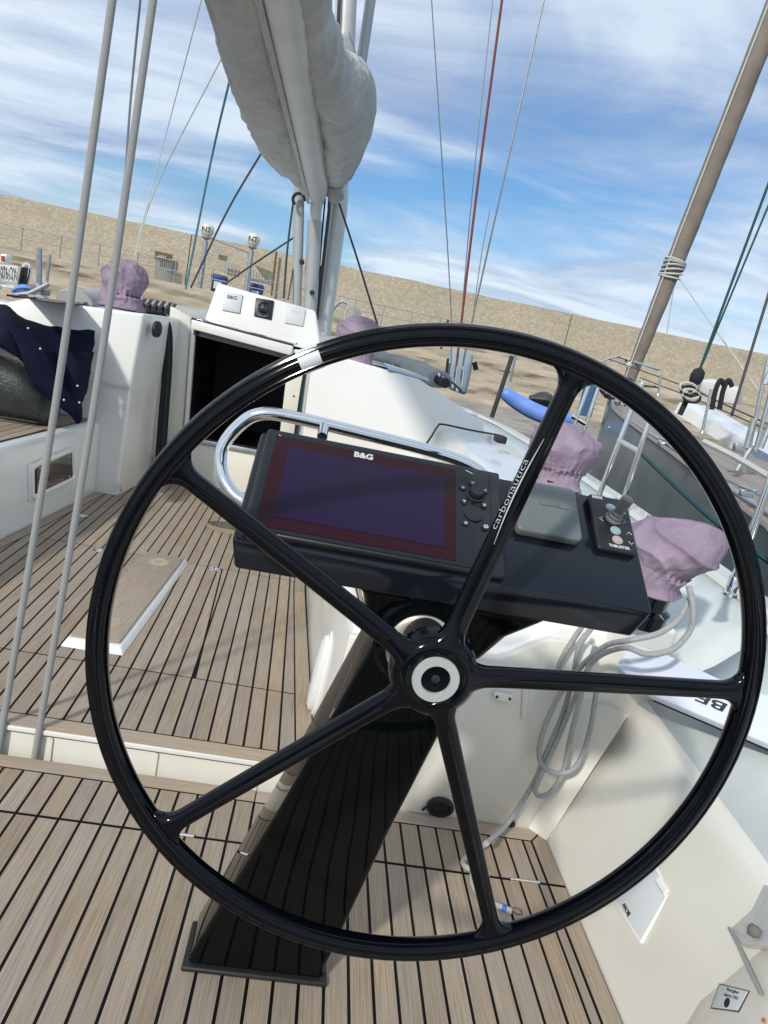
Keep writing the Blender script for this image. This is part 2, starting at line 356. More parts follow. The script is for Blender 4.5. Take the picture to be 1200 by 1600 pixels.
def planks(parent, poly, slope, pitch, gap, x0, z, material, th=.006, cuts=(), name='plank', zf=None):
    """teak planks running along Y (leaning by slope), each its own object, clipped to a convex outline"""
    xs = [p[0]-slope*p[1] for p in poly]; k0 = int(math.floor((min(xs)-x0)/pitch)); k1 = int(math.ceil((max(xs)-x0)/pitch)); out = []
    ys = [-99]+list(cuts)+[99]
    for k in range(k0, k1+1):
        a, b = x0+k*pitch+gap/2, x0+(k+1)*pitch-gap/2
        strip = clip(clip(poly, 1, -slope, b), -1, slope, -a)
        for y0, y1 in zip(ys[:-1], ys[1:]):
            q = clip(clip(strip, 0, 1, y1-gap/2), 0, -1, -(y0+gap/2)) if len(strip) > 2 else []
            if len(q) < 3: continue
            ar = abs(sum(q[i][0]*q[(i+1) % len(q)][1]-q[(i+1) % len(q)][0]*q[i][1] for i in range(len(q))))/2
            if ar < 4e-4: continue
            dz = random.uniform(-.0004, .0004)
            zz = (lambda p: zf(p[0], p[1])) if zf else (lambda p: z)
            out.append(mk(name, prism([(p[0], p[1], zz(p)-th) for p in q], (0, 0, th+dz)), material, parent))
    return out

# ------------------------------------------------------------------ water, quay, far walls
WL = -.80
mk('water', ([(-400, -300, WL), (400, -300, WL), (400, 800, WL), (-400, 800, WL)], [(0, 1, 2, 3)]), WATER, kind='structure')
mk('quay', box(-120, 120, 21.5, 60, -3, -.04), CONC, kind='structure', bevel=.03)
bw = thing('breakwater_wall', (0, 46, 0), 'long tall tan pebble-dashed breakwater wall behind the marina', 'wall')
xs = [-120, -60, -27.5, -9.8, 14.0, 40, 80, 120]
def wtop(x): return 1.4+46*(.098+(x/46+.454)*(.010/1.05))
for a, b in zip(xs[:-1], xs[1:]):
    n = 14; top = []
    vs = []; fs = []
    for i in range(n+1):
        x = a+.03+(b-a-.06)*i/n; h = wtop(x)+random.uniform(-.04, .04)
        vs += [(x, 46, 2.6), (x, 46, h), (x, 47.2, h), (x, 47.2, 2.6)]
    for i in range(n):
        for j in range(4): fs.append((i*4+j, i*4+(j+1) % 4, i*4+4+(j+1) % 4, i*4+4+j))
    fs += [(0, 1, 2, 3), (n*4, n*4+3, n*4+2, n*4+1)]
    mk('wall_panel', (vs, fs), WALLM, bw)
# eroded stone plinth below it: displaced sheet with real layers
vs, fs = [], []; NX, NZ = 560, 26
for i in range(NX+1):
    for j in range(NZ+1):
        x = -70+140*i/NX; z = -.05+2.82*j/NZ+(.16*noise.noise(V((x*.25, 0, 3))) if j == NZ else 0)
        d = .22*noise.noise(V((x*.3, z*2.2, 0)))+.12*noise.noise(V((x*.9, z*5, 4)))+.07*noise.noise(V((x*3, z*6, 9)))
        vs.append((x, 38.6+d*1.3+1.1*(1-j/NZ)*-1, z))
for i in range(NX):
    for j in range(NZ): a = i*(NZ+1)+j; fs.append((a, a+1, a+NZ+2, a+NZ+1))
n0 = len(vs); vs += [(-70, 46.1, 2.76), (70, 46.1, 2.76)]; fs.append(tuple([i*(NZ+1)+NZ for i in range(NX+1)]+[n0+1, n0]))
mk('stone_plinth', (vs, fs), STRATA, bw, smooth=True)
# pontoon in front of the quay
pt = thing('pontoon', (8, 19, -.1), 'low weathered wooden pontoon on dark piles in front of the tan quay', 'pontoon')
for k in range(120):
    x = -4+k*.2
    mk('board', box(x, x+.185, 17.6, 20.9, -.12, -.07+random.uniform(-.006, .006)), PONT, pt)
mk('edge_beam', box(-4.1, 20.1, 17.45, 17.58, -.30, -.06), PONT, pt); mk('lower_beam', box(-4.1, 20.1, 17.5, 17.6, -.6, -.42), PONT, pt)
for k in range(12): mk('pile', lathe([(.16, -2.2), (.16, -.3)], (-3+k*2.1, 17.9, 0), n=10), BROWN, pt)
# gate, sign panels and little details on the wall
def wallp(x, y): return PY(x, y, 45.6)
gt = thing('steel_gate', wallp(262, 440), 'grey barred steel gate in front of the brown opening of the wall', 'gate')
a, b_, c_, d_ = wallp(247, 402), wallp(271, 409), wallp(266, 450), wallp(244, 446)
mk('dark_opening', quad([wallp(243, 392), wallp(270, 398), wallp(268, 412), wallp(242, 406)], .1, (0, -1, 0)), BROWN, gt)
mk('lamp_box', quad([wallp(250, 399), wallp(262, 401), wallp(261, 409), wallp(249, 407)], .3, (0, -1, 0)), CONC, gt)
for k in range(9):
    t = k/8; p = a.lerp(b_, t); q = d_.lerp(c_, t); mk('bar', tube([p+V((0, -.4, 0)), q+V((0, -.4, 0))], .035, 5), GALV, gt)
mk('gate_frame', merge([tube([a+V((0, -.45, 0)), b_+V((0, -.45, 0))], .05, 5), tube([d_+V((0, -.45, 0)), c_+V((0, -.45, 0))], .05, 5)]), GALV, gt)
sg = mk('wall_grating', merge([quad([wallp(350+i*5, 408+i), wallp(353+i*5, 409+i), wallp(351+i*5, 419+i), wallp(348+i*5, 418+i)], .05, (0, -1, 0)) for i in range(4)]), GALV,
        label='small grey-blue grating fixed on the pebbled wall right of the left lamp', cat='grating')
mk('wall_sign', quad([wallp(335, 386), wallp(348, 389), wallp(347, 396), wallp(334, 393)], .06, (0, -1, 0)), GALV, label='small grey sign plate high on the pebbled wall beside the left lamp', cat='sign')
mk('downpipe', tube([wallp(432, 393), wallp(424, 462)], .07, 6), BROWN, label='thin brown pipe running down the pebbled wall behind the right lamp', cat='pipe')

# stair canopy / shed by the wall
sh_ = thing('quay_shed', PY(420, 440, 43), 'small shed with sloping green-beige roof and bars against the wall', 'shed')
mk('roof', quad([PY(398, 414, 42.5), PY(426, 425, 42.5), PY(424, 443, 43), PY(414, 437, 43)], .5, (0, 1, 0)), ROOFG, sh_)
for k in range(8):
    x = 392+k*4.3; y0 = 418+k*3.3; mk('bar', tube([PY(x, y0, 42.4), PY(x-.5, 437+k*.7, 42.4)], .03, 5), GALV, sh_)
mk('ledge', quad([PY(388, 434, 42.5), PY(424, 442, 42.5), PY(424, 445, 42.5), PY(388, 437, 42.5)], .4, (0, 1, 0)), GALV, sh_)

# two globe lamps
def lamp(px, py, foot, label):
    YL = 40.; LZ = 2.74; g = PY(px, py, YL); t = thing('globe_lamp', (g.x, YL, LZ), label, 'lamp', 'white globe lamps on the quay')
    mk('pole', merge([tube([(g.x+.02, YL, LZ), (g.x, YL, g.z-.55)], .13, 10), tube([(g.x, YL, g.z-.8), (g.x, YL, g.z-.32)], .08, 8)]), GALV, t, smooth=True)
    mk('collar', lathe([(.15, -.45), (.24, -.36), (.19, -.29)], g, n=14), GALV, t, smooth=True)
    gl = mk('globe', lathe([(.35*sin(pi*i/16)+.001, -.35*cos(pi*i/16)) for i in range(17)], g, n=24), GLOBE, t, smooth=True)
    text('N7', g+V((0, -.355, -.01)), (1, 0, 0), (0, 0, 1), .37, PRINTD, t, 'number', bold=.006)
    return t
l1 = lamp(324, 360, None, 'left of the two cream globe lamps marked N7 by the wall')
l2 = lamp(396, 375, None, 'right of the two cream globe lamps, nearer the grey mast')
mk('crossbar', tube([PY(330, 372, 40.0), PY(392, 396, 40.0)], .05, 6), GALV, label='thin horizontal bar spanning between the two globe lamp poles', cat='bar')
# bins
def binn(px, py, pw, label, lid=True):
    YB_ = 41.; c = PY(px, py, YB_); w_ = pw/1120*YB_/2; z1 = c.z
    t = thing('recycling_bin', (c.x, YB_, 2.74), label, 'bin', 'blue bins beside the quay lamps')
    K = ((-1, -1), (1, -1), (1, 1), (-1, 1))
    mk('body', loft([[(c.x+sx*w_*.8, YB_+sy*.3, 2.74) for sx, sy in K], [(c.x+sx*w_, YB_+sy*.38, z1-.18) for sx, sy in K]]), BIN, t, bevel=.03)
    mk('lid', loft([[(c.x+sx*w_*1.08, YB_+sy*.42, z1-.17) for sx, sy in K], [(c.x+sx*w_*.9, YB_+sy*.34, z1) for sx, sy in K]]), BIN, t, bevel=.03)
    mk('label_plate', box(c.x-w_*.5, c.x+w_*.5, YB_-.405, YB_-.385, z1-.75, z1-.38), BINW, t)
binn(344, 430, 22, 'blue wheeled bin with white label under the left globe lamp')
binn(402, 444, 20, 'blue bin partly hidden behind the white instrument pod')

# quay railing (two runs)
def railing(pts, label, posts, h=1.0):
    t = thing('quay_railing', pts[0], label, 'railing', 'thin railings along the quay')
    for dz in (1.0, .55): mk('rail', tube([V(p)+V((0, 0, h*dz)) for p in pts], .026, 6), GALV, t, smooth=True)
    P = []
    for i in range(posts):
        f = i/(posts-1)*(len(pts)-1); k = min(int(f), len(pts)-2); p = V(pts[k]).lerp(V(pts[k+1]), f-k)
        mk('post', merge([tube([p, p+V((0, 0, h+.03))], .032, 6), box(p.x-.07, p.x+.07, p.y-.07, p.y+.07, p.z, p.z+.02)]), GALV, t)
railing([(-24, 38.9, 2.76), (-3.2, 38.9, 2.76)], 'railing along the rocky ledge left of the mast', 12, 1.1)
railing([(-2.6, 38.9, 2.76), (9.5, 38.9, 2.76)], 'railing along the rocky ledge right of the mast', 9, 1.1)

# small boat whose registration board shows at the far left
gy = 12.0
rb = thing('registration_board', PY(20, 440, gy), 'white board with black number 5076 OX at the left edge', 'sign')
mk('board', quad([PY(-60, 408, gy), PY(28, 416, gy), PY(26, 441, gy), PY(-62, 432, gy)], .03, (0, 1, 0)), GEL, rb)
pu = PY(28, 416, gy)-PY(-60, 408, gy)
text('5076 OX', PY(13, 428, gy)+V((0, -.03, 0)), pu, (pu.normalized()).cross(V((0, 1, 0))), .27, PRINTD, rb, 'number', bold=.002, sx=.27)
fm = thing('moored_motorboat', PY(10, 470, 12.4), 'small white boat with steel rail and ladder behind the port deck', 'boat')
bz = PY(0, 450, 12.4).z
mk('hull', loft([[(x, 11.9, WL-.1), (x, 12.0, bz-.2), (x, 13.6, bz-.2), (x, 13.4, WL-.1)] for x in (-9, -4.4)]+[[(-3.6, 12.6, WL), (-3.5, 12.6, bz-.15), (-3.5, 12.9, bz-.15), (-3.6, 12.9, WL)]]), GEL, fm, bevel=.06)
for a in ([(30, 448), (34, 420), (40, 412), (46, 414), (47, 424), (42, 446)], [(0, 438), (2, 452)], [(-20, 443), (24, 448)]): mk('rail', tube(catmull([PY(x, y, 12.3) for x, y in a], 4), .022, 7), CHR, fm, smooth=True)
mk('ladder', merge([tube([PY(36, 418, 12.2), PY(31, 446, 12.2)], .03, 6), tube([PY(41, 418, 12.2), PY(38, 446, 12.2)], .03, 6)]+[tube([PY(35-i*1.2, 424+i*6, 12.2), PY(41-i, 425+i*6, 12.2)], .02, 5) for i in range(4)]), PLAST, fm)
mk('life_ring_box', quad([PY(0, 396, 12.6), PY(11, 397, 12.6), PY(10, 411, 12.6), PY(-1, 410, 12.6)], .2, (0, 1, 0)), GEL, fm, bevel=.02)
mk('red_box_panel', quad([PY(3, 400, 12.55), PY(8, 400.5, 12.55), PY(8, 409, 12.55), PY(3, 408.5, 12.55)], .03, (0, -1, 0)), REDP, fm)
mk('blue_cushion', tube(catmull([PY(20, 455, 11.6), PY(34, 450, 11.6), PY(48, 451, 11.6)], 4), [.05, .07, .08, .09, .09, .09, .08, .06, .03], 8, flat=.6), KAYAK, label='blue padded cushion lying beyond the port deck', cat='cushion', smooth=True)
an = thing('bow_anchor', PY(60, 448, 11), 'grey steel anchor lying on a bow roller beyond the port deck', 'anchor')
mk('shank', tube([PY(44, 460, 11), PY(76, 444, 11)], .035, 7), GALV, an, smooth=True); mk('fluke', quad([PY(48, 436, 11), PY(62, 446, 11), PY(70, 450, 11), PY(56, 452, 11)], .05, (0, 1, 0)), GALV, an, bevel=.01)
mk('chain_plate', quad([PY(20, 458, 11.1), PY(72, 452, 11.1), PY(70, 462, 11.1), PY(18, 466, 11.1)], .2, (0, 1, 0)), GALV, an, bevel=.01)
for (x0, y0, x1, y1, lab) in ((61, 388, 61, 446, 'left of two thin grey posts beyond the port deck'), (78, 398, 73, 440, 'thinner right one of two grey posts beyond the port deck')):
    mk('mooring_post', tube([PY(x0, y0, 15), PY(x1, y1, 15)], .055 if x0 == 61 else .03, 7), GALV, label=lab, cat='post', smooth=True)

# ------------------------------------------------------------------ gangway and clutter on the quay right of the coachroof
gw = thing('tarp_bundle', PY(712, 560, 16), 'upright blue-grey plastic gangway cover leaning behind the red shroud', 'cover')
mk('sheet', loft([[PY(x, y, Y) for x, y, Y in r] for r in ([(702, 546, 16), (740, 552, 16), (740, 552, 16.4), (702, 546, 16.4)], [(699, 575, 15.9), (736, 582, 15.9), (736, 582, 16.4), (699, 575, 16.4)], [(698, 606, 15.9), (728, 618, 15.9), (728, 618, 16.4), (698, 606, 16.4)])]), TARP, gw, bevel=.08)
mk('strap', merge([tube([PY(741, 566, 15.8), PY(744, 578, 15.8)], .06, 6), tube([PY(700, 560, 15.8), PY(697, 585, 15.8)], .03, 6)]), RBLK, gw)
mk('blue_tube', tube(catmull([PY(786, 612, 15.2), PY(808, 628, 15.2), PY(840, 645, 15.1), PY(868, 654, 15), PY(892, 655, 15)], 6), lambda t: .13+.05*sin(pi*t) if t > .02 else .10, 14), KAYAK, smooth=True,
   label='long curved bright blue padded tube beside the pontoon', cat='tube')
mk('blue_mooring_post', tube([PY(912, 650, 14.2), PY(927, 596, 14.2)], .16, 8), BLUEP, label='dark blue post behind the stern ladder tubes', cat='post', smooth=True)
mk('kayak_bundle', tube(catmull([PY(828, 622, 17), PY(850, 624, 17), PY(872, 634, 17)], 4), lambda t: .22*sin(pi*min(.95, max(.08, t)))+.05, 9, flat=.7), LEATH, smooth=True, label='dark covered dinghy lying on the quay above the blue tube', cat='dinghy')
for x0, y0, x1, y1, Y, r, lab in ((768, 652, 800, 556, 10.5, .035, 'dark slanting post rising in front of the stone quay'), (797, 597, 806, 553, 12, .022, 'thin grey tube with clamp next to the dark slanting post'), (873, 640, 876, 622, 15, .03, 'short stake standing on the pontoon edge')):
    mk('pole', tube([PY(x0, y0, Y), PY(x1, y1, Y)], r, 7), GALV if Y > 11 else DWIRE, smooth=True, label=lab, cat='pole')
mk('hoop_rail', tube(catmull([PY(514, 502, 14), PY(522, 482, 14), PY(532, 472, 14), PY(541, 473, 14), PY(543, 478, 14), PY(538, 500, 14)], 4), .025, 7), CHR, smooth=True, label='curved steel bow rail showing right of the mast foot', cat='rail')
mk('outboard_motor', merge([box(PY(552, 495, 14).x, PY(564, 495, 14).x, 13.9, 14.1, PY(556, 497, 14).z, PY(556, 486, 14).z), tube([PY(554, 494, 14), PY(553, 508, 14)], .1, 6)]), GALV, smooth=True, label='small grey outboard clamped beyond the purple winch cover', cat='outboard')

# ------------------------------------------------------------------ neighbouring yacht on the starboard side
nb = thing('neighbour_yacht', (4.9, 7, WL), 'grey-hulled sailing yacht with grey teak deck moored to starboard', 'yacht')
gun = [PY(1330, 945, 2.2), PY(1200, 830, 4.0), PY(1125, 772, 5.6), PY(1050, 712, 7.6), PY(995, 672, 9.8), PY(962, 645, 11.6), PY(952, 628, 12.9)]
gun = [V((g.x, g.y, g.z)) for g in gun]; gun.insert(0, V((gun[0].x-.02, -1.5, gun[0].z-.02)))
G = catmull(gun, 5); bow = G[-1]; CX = lambda y: bow.x-.02+(12.9-y)*-.012
port, stb, keelp = [], [], []
def far(p): return V((2*CX(p.y)-p.x, p.y, p.z))
rings = []
for p in G:
    q = far(p); zb = WL-.25; f = .82 if p.y < 11 else .82-.5*(p.y-11)/1.9
    cx = CX(p.y)
    rings.append([p, V((cx+(p.x-cx)*.97, p.y, p.z*.5+WL*.5)), V((cx+(p.x-cx)*f, p.y-.0, zb)), V((cx+(q.x-cx)*f, p.y, zb)), V((cx+(q.x-cx)*.97, p.y, q.z*.5+WL*.5)), q])
mk('hull', loft(rings), HULLG, nb, smooth=True, angle=50)
mk('gunwale_strip', tube([p+V((.0, 0, .02)) for p in G], .028, 6), TEAKG, nb, smooth=True)
mk('toe_rail', tube([p.lerp(far(p), .035)+V((0, 0, .05)) for p in G], .02, 6), ALU, nb, smooth=True)
# deck boards follow the gunwale
for k in range(22):
    a, b = .02+k*.0225, .02+k*.0225+.0205
    vs = []
    for p in G:
        q = far(p); vs += [p.lerp(q, a)+V((0, 0, .012+a*.12)), p.lerp(q, b)+V((0, 0, .012+b*.12))]
    fs = [(2*i, 2*i+1, 2*i+3, 2*i+2) for i in range(len(G)-1)]
    mk('deck_plank', (vs, fs), TEAKG, nb, solid=.006)
mk('deck_far_side', ([v for p in G for v in (p.lerp(far(p), .51)+V((0, 0, .05)), far(p)+V((0, 0, .01)))], [(2*i, 2*i+1, 2*i+3, 2*i+2) for i in range(len(G)-1)]), TEAKG, nb, solid=.01)
# low white cabin
cab = [PY(1056, 634, 12.0), PY(1100, 661, 11.2), PY(1150, 690, 10.2), PY(1215, 732, 8.8), PY(1330, 806, 7.0)]
R = []
for p in cab:
    d = CX(p.y)*2-p.x
    R.append([V((p.x, p.y, p.z-.12)), V((p.x+.05, p.y, p.z+.07)), V((p.x+.35, p.y, p.z+.10)), V((max(d, p.x+1)-.35, p.y, p.z+.10)), V((max(d, p.x+1), p.y, p.z-.12))])
mk('cabin', loft(R), GEL, nb)
mk('cabin_window', quad([PX(1172, 694, cab[3].x+.02), PX(1230, 726, cab[3].x+.02), PX(1230, 745, cab[3].x+.0), PX(1172, 708, cab[3].x+.0)], .02, (-1, 0, 0)), BLUEG, nb)
# furled headsail, stays
fa, fb = PY(982, 596, 12.4), PY(1204, 30, 11.0); fc = fa.lerp(fb, 1.35)
fs_ = thing('furled_headsail', fa, 'taupe furled headsail wound tight on the neighbour forestay', 'sail')
pth = [fa.lerp(fc, i/60) for i in range(61)]
sv, sf = [], []
g = tube(pth, lambda t: .105+.045*min(1, t*3)+.0025*sin(t*75), 14)
mk('sail', g, TANS, fs_, smooth=True)
mk('sail_seam', tube([p+V((-.11-.035*min(1, i/20), -.09, .0)) for i, p in enumerate(pth)], .012, 5), CANW, fs_, smooth=True)
ax_ = (fc-fa).normalized(); bc = fa.lerp(fb, .335)
mk('lashing', merge([tube([bc+ax_*(k*.05)+V((cos(q)*.168, sin(q)*.168, 0))+ax_*(.03*sin(q+k)) for q in [i*pi/8 for i in range(17)]], .018, 5) for k in range(6)]), RWHT, fs_, smooth=True)
mk('furling_drum', merge([lathe([(.10, 0), (.12, .03), (.05, .05), (.05, .16), (.12, .18), (.10, .2)], fa-ax_*.25, ax_, n=14), tube([fa-ax_*.5, fa+ax_*.1], .03, 6)]), ALU, fs_, smooth=True)
mk('lower_stay', tube([PY(976, 640, 12.6), fa-ax_*.1], .022, 6), WIRE, fs_)
def line(name, pts, r, m_, label, cat, n=6, group=None, sag=0):
    P = [PY(*p) for p in pts]
    if sag: P = catmull([P[0], P[0].lerp(P[-1], .5)+V((0, 0, -sag)), P[-1]], 6)
    elif len(P) > 2: P = catmull(P, 5)
    return mk(name, tube(P, r, n), m_, label=label, cat=cat, group=group, smooth=True)
line('halyard', [(1085, 600, 9), (1196, 300, 9), (1275, 95, 9)], .016, RTEAL, 'darker left line of the green pair at the right edge, ending in black fittings', 'rope')
line('halyard', [(1092, 582, 9), (1202, 318, 9), (1290, 110, 9)], .012, RTEAL, 'right line of the close green pair rising at the right edge', 'rope')
line('stay', [(1143, 650, 8.2), (1204, 450, 8.2), (1300, 140, 8.2)], .016, DWIRE, 'single dark shroud near the right edge crossing the wall top', 'rope')
line('thin_line', [(1058, 430, 11.9), (1185, 610, 9), ], .010, RWHT, 'pale thin line running diagonally down right from the headsail lashing', 'rope')
line('thin_line', [(1054, 440, 11.9), (1042, 520, 11.9)], .010, RWHT, 'short pale line hanging from the headsail lashing', 'rope')
line('mooring_line', [(1000, 707, 6), (1100, 800, 4.2), (1205, 880, 3.2)], .016, RTEAL, 'dark green mooring line low across the grey hull', 'rope')
line('lifeline', [(948, 560, 12.6), (1060, 600, 10.4), (1150, 640, 8), (1260, 690, 6)], .009, DWIRE, 'upper lifeline along the neighbour deck', 'wire')
line('lifeline', [(1000, 590, 12.2), (1090, 625, 9.6), (1200, 672, 7), (1300, 720, 5.6)], .008, DWIRE, 'lower lifeline along the neighbour deck', 'wire')
for (x0, y0, x1, y1, Y) in ((1028, 618, 1033, 585, 10.6), (1097, 677, 1111, 608, 7.8), (1240, 800, 1262, 690, 5.2)):
    t = mk('lifeline_stanchion', merge([tube([PY(x0, y0, Y), PY(x1, y1, Y)], .016, 8), lathe([(.035, 0), (.03, .03)], PY(x0, y0, Y), n=10)]), ALU, smooth=True,
           label={1028: 'far short stanchion on the neighbour deck', 1097: 'middle stanchion on the neighbour deck before the white cabin', 1240: 'nearest stanchion on the neighbour deck'}[x0], cat='stanchion')
# pulpit and clutter at the bow
pp = thing('bow_pulpit', PY(965, 610, 12.5), 'steel pulpit with knotted ropes at the neighbour bow', 'pulpit')
for a in ([(937, 566, 12.5), (960, 558, 12.5), (982, 562, 12.4), (1030, 578, 11.5)], [(978, 562, 12.4), (984, 590, 12.4), (968, 640, 12.4)], [(945, 568, 12.5), (950, 600, 12.5), (955, 630, 12.5)], [(950, 585, 12.5), (990, 600, 12.2), (1030, 605, 11.4)]):
    mk('rail', tube(catmull([PY(*p) for p in a], 5), .02, 7), CHR, pp, smooth=True)
random.seed(3)
for k in range(7):
    c = PY(950+k*5, 606+6*sin(k*2), 12.1); mk('rope_knot', tube([c+V((.13*cos(q)*random.uniform(.7, 1), .05*sin(2*q), .12*sin(q))) for q in [i*pi/6 for i in range(12)]], .025, 6, closed=True), RBLK, pp, smooth=True)
mk('bow_light', lathe([(.01, -.06), (.06, -.03), (.06, .03), (.01, .06)], PY(983, 571, 12.3), n=12), GLOBE, pp, smooth=True)
mk('bow_roller', merge([tube([PY(952, 668, 11.9), PY(975, 690, 11.4)], .03, 6), lathe([(.05, -.06), (.05, .06)], PY(958, 690, 11.6), (1, 0, 0), n=12), tube([PY(955, 670, 11.9), PY(957, 695, 11.6)], .03, 6)]), CHR, nb, smooth=True)
fr = thing('headsail_furler_gear', PY(1078, 625, 8.9), 'black rope-wrapped furling blocks on the neighbour foredeck', 'block')
mk('black_wrap', lathe([(.03, 0), (.07, .04), (.085, .12), (.07, .19), (.02, .23)], PY(1083, 602, 8.9), V((.15, 0, 1)), n=12), RBLK, fr, smooth=True)
mk('lower_spindle', tube([PY(1084, 602, 8.9), PY(1062, 648, 8.9)], .035, 7), RBLK, fr, smooth=True)
for k in range(4): mk('loop', tube([PY(1075+k*2, 606+k*5, 8.8)+V((.11*cos(q), 0, .06*sin(q))) for q in [i*pi/8 for i in range(16)]], .018, 6, closed=True), RBLK if k % 2 else RWHT, fr, smooth=True)
for X0, lab in ((1118, 'left black ventilation hoop on the neighbour deck'), (1130, 'right black ventilation hoop on the neighbour deck')):
    mk('deck_hoop', tube(catmull([PY(X0-6, 640, 8.4), PY(X0, 610, 8.4), PY(X0+8, 594, 8.4), PY(X0+14, 604, 8.4)], 5), .03, 8), RBLK, label=lab, cat='hoop', smooth=True)
hs_ = [[PY(*p) for p in r] for r in ([(1086, 592, 9.4), (1092, 588, 9.8), (1098, 604, 9.8), (1088, 610, 9.4)], [(1120, 596, 9.3), (1126, 594, 9.7), (1126, 622, 9.8), (1118, 628, 9.3)], [(1158, 608, 9.2), (1162, 606, 9.6), (1158, 630, 9.6), (1150, 634, 9.2)])]
mk('bundled_sail', loft(hs_), CANW, label='white sail bundle lashed to the rail beyond the black hoops', cat='sail', bevel=.03, smooth=True)
rg = thing('turnbuckle_group', PY(1165, 740, 6.6), 'steel chainplate with turnbuckles at the neighbour shroud foot', 'rigging')
for (x0, y0, x1, y1, r) in ((1172, 695, 1200, 560, .018), (1180, 705, 1207, 600, .02), (1166, 700, 1178, 655, .03), (1188, 700, 1206, 655, .028), (1194, 600, 1204, 575, .04), (1150, 735, 1172, 700, .03)):
    mk('turnbuckle', tube([PY(x0, y0, 6.6), PY(x1, y1, 6.6)], r, 8), ALU, rg, smooth=True)
mk('chainplate', quad([PY(1150, 692, 6.6), PY(1180, 694, 6.6), PY(1172, 712, 6.6), PY(1148, 706, 6.6)], .06, (0, 1, 0)), ALU, rg, bevel=.01)
line('running_rope', [(1100, 690, 6.4), (1150, 715, 6.0), (1210, 750, 5.4)], .03, RWHT, 'thick pale rope lying along the neighbour side deck', 'rope')
for x, y, Y in ((1035, 692, 8.2), (1082, 716, 6.6), (1166, 772, 4.9)):
    mk('deck_cleat', merge([box(PY(x, y, Y).x-.05, PY(x, y, Y).x+.05, Y-.02, Y+.02, PY(x, y, Y).z-.02, PY(x, y, Y).z+.03), box(PY(x, y, Y).x-.02, PY(x, y, Y).x+.02, Y-.1, Y+.1, PY(x, y, Y).z+.03, PY(x, y, Y).z+.05)]), ALU, bevel=.006,
       label={1035: 'farthest cleat on the neighbour teak side deck', 1082: 'middle cleat on the neighbour teak side deck', 1166: 'nearest cleat on the neighbour teak side deck'}[x], cat='cleat')

# ------------------------------------------------------------------ our yacht: floors
ZC = .085
hf = thing('helm_floor', (0, 1, 0), None, None, kind='structure')
X0 = -.23
mk('caulk_bed', box(-2.4, .948, -.9, 2.0295, -.03, -.0012), CAULK, hf)
planks(hf, [(-2.4, -.9), (.889, -.9), (.889, 1.776), (-2.4, 1.776)], 0, .0575, .0078, X0, 0, TEAK)
planks(hf, [(-2.4, 1.787), (.889, 1.787), (.889, 1.968), (-2.4, 1.968)], 0, .0575, .0078, X0, 0, TEAK)
for a, b in ((-2.4, -1.2), (-1.2, .0), (.0, 0)):
    if a != b: mk('margin_board', prism([(a+.002, 1.975, -.006), (b-.002, 1.975, -.006), (b-.002, 2.031, -.006), (a+.002, 2.031, -.006)], (0, 0, .006)), TEAKX, hf)
mk('margin_board', prism([(.002, 1.975, -.006), (.892, 1.975, -.006), (.941, 2.031, -.006), (.002, 2.031, -.006)], (0, 0, .006)), TEAKX, hf)
mk('margin_board', prism([(.897, 1.787, -.006), (.946, 1.787, -.006), (.947, 2.03, -.006), (.897, 1.972, -.006)], (0, 0, .006)), TEAK, hf)
mk('margin_board', prism([(.897, -.9, -.006), (.944, -.9, -.006), (.946, 1.776, -.006), (.897, 1.776, -.006)], (0, 0, .006)), TEAK, hf)
for px, py in ((822, 1383), (277, 1306), (430, 1330)):
    p = PZ(px, py, 0); mk('hinge', merge([box(p.x-.045, p.x+.045, 1.776, 1.788, -.004, .0025), tube([(p.x-.045, 1.782, .002), (p.x+.045, 1.782, .002)], .0035, 6)]), ALU, hf)
mk('lip', box(-2.4, .95, 2.0312, 2.036, -.12, -.004), GELC, hf)

cf = thing('cockpit_floor', (-.7, 3.5, ZC), None, None, kind='structure')
SB = [(.165, 2.07), (.06, 3.70), (.0, 4.95), (-.20, 6.1)]; PB = [(-1.47-x, y) for x, y in SB]
out = SB+PB[::-1]
mk('caulk_bed', prism([(x, y+(.003 if i in (0, 7) else 0), ZC-.03) for i, (x, y) in enumerate(out)], (0, 0, .0288)), CAULK, cf)
SL = -.045
inner = [(.10, 2.135), (-.002, 3.70), (-.06, 4.95), (-.24, 6.05)]; innp = [(-1.47-x, y) for x, y in inner]
def band(y0, y1):
    def ed(E, y):
        for (xa, ya), (xb, yb) in zip(E[:-1], E[1:]):
            if ya-1e-6 <= y <= yb+1e-6: return xa+(xb-xa)*(y-ya)/(yb-ya)
        return E[-1][0]
    brk = [y0]+[y for _, y in inner[1:-1] if y0 < y < y1]+[y1]
    return [(ed(inner, y), y) for y in brk]+[(ed(innp, y), y) for y in brk[::-1]]
HE = lambda y: -.305-.08*(y-2.54)
planks(cf, band(2.135, 2.537), SL, .0575, .0080, -.26, ZC, TEAK)
b2 = band(2.545, 3.845)
planks(cf, clip(b2, -1, -.08, -(-.305+.08*2.54)-.004), SL, .0575, .0080, -.26, ZC, TEAK)
planks(cf, clip(b2, 1, .08, -.305+.08*2.54-.004), SL, .0575, .0080, -.26, ZC, TEAK)
planks(cf, band(3.853, 6.05), SL, .0575, .0080, -.26, ZC, TEAK)
for E_, I_ in ((SB, inner), (PB, innp)):
    for i in range(3):
        a, b, c, d = E_[i], E_[i+1], I_[i+1], I_[i]
        s = 1 if E_ is SB else -1
        mk('margin_board', prism([(a[0]-s*.001, a[1]+.062*(i == 0)+.002, ZC-.006), (b[0]-s*.001, b[1]-.002, ZC-.006), (c[0]+s*.006, c[1]-.002, ZC-.006), (d[0]+s*.006, d[1]+.002, ZC-.006)], (0, 0, .006)), TEAK, cf)
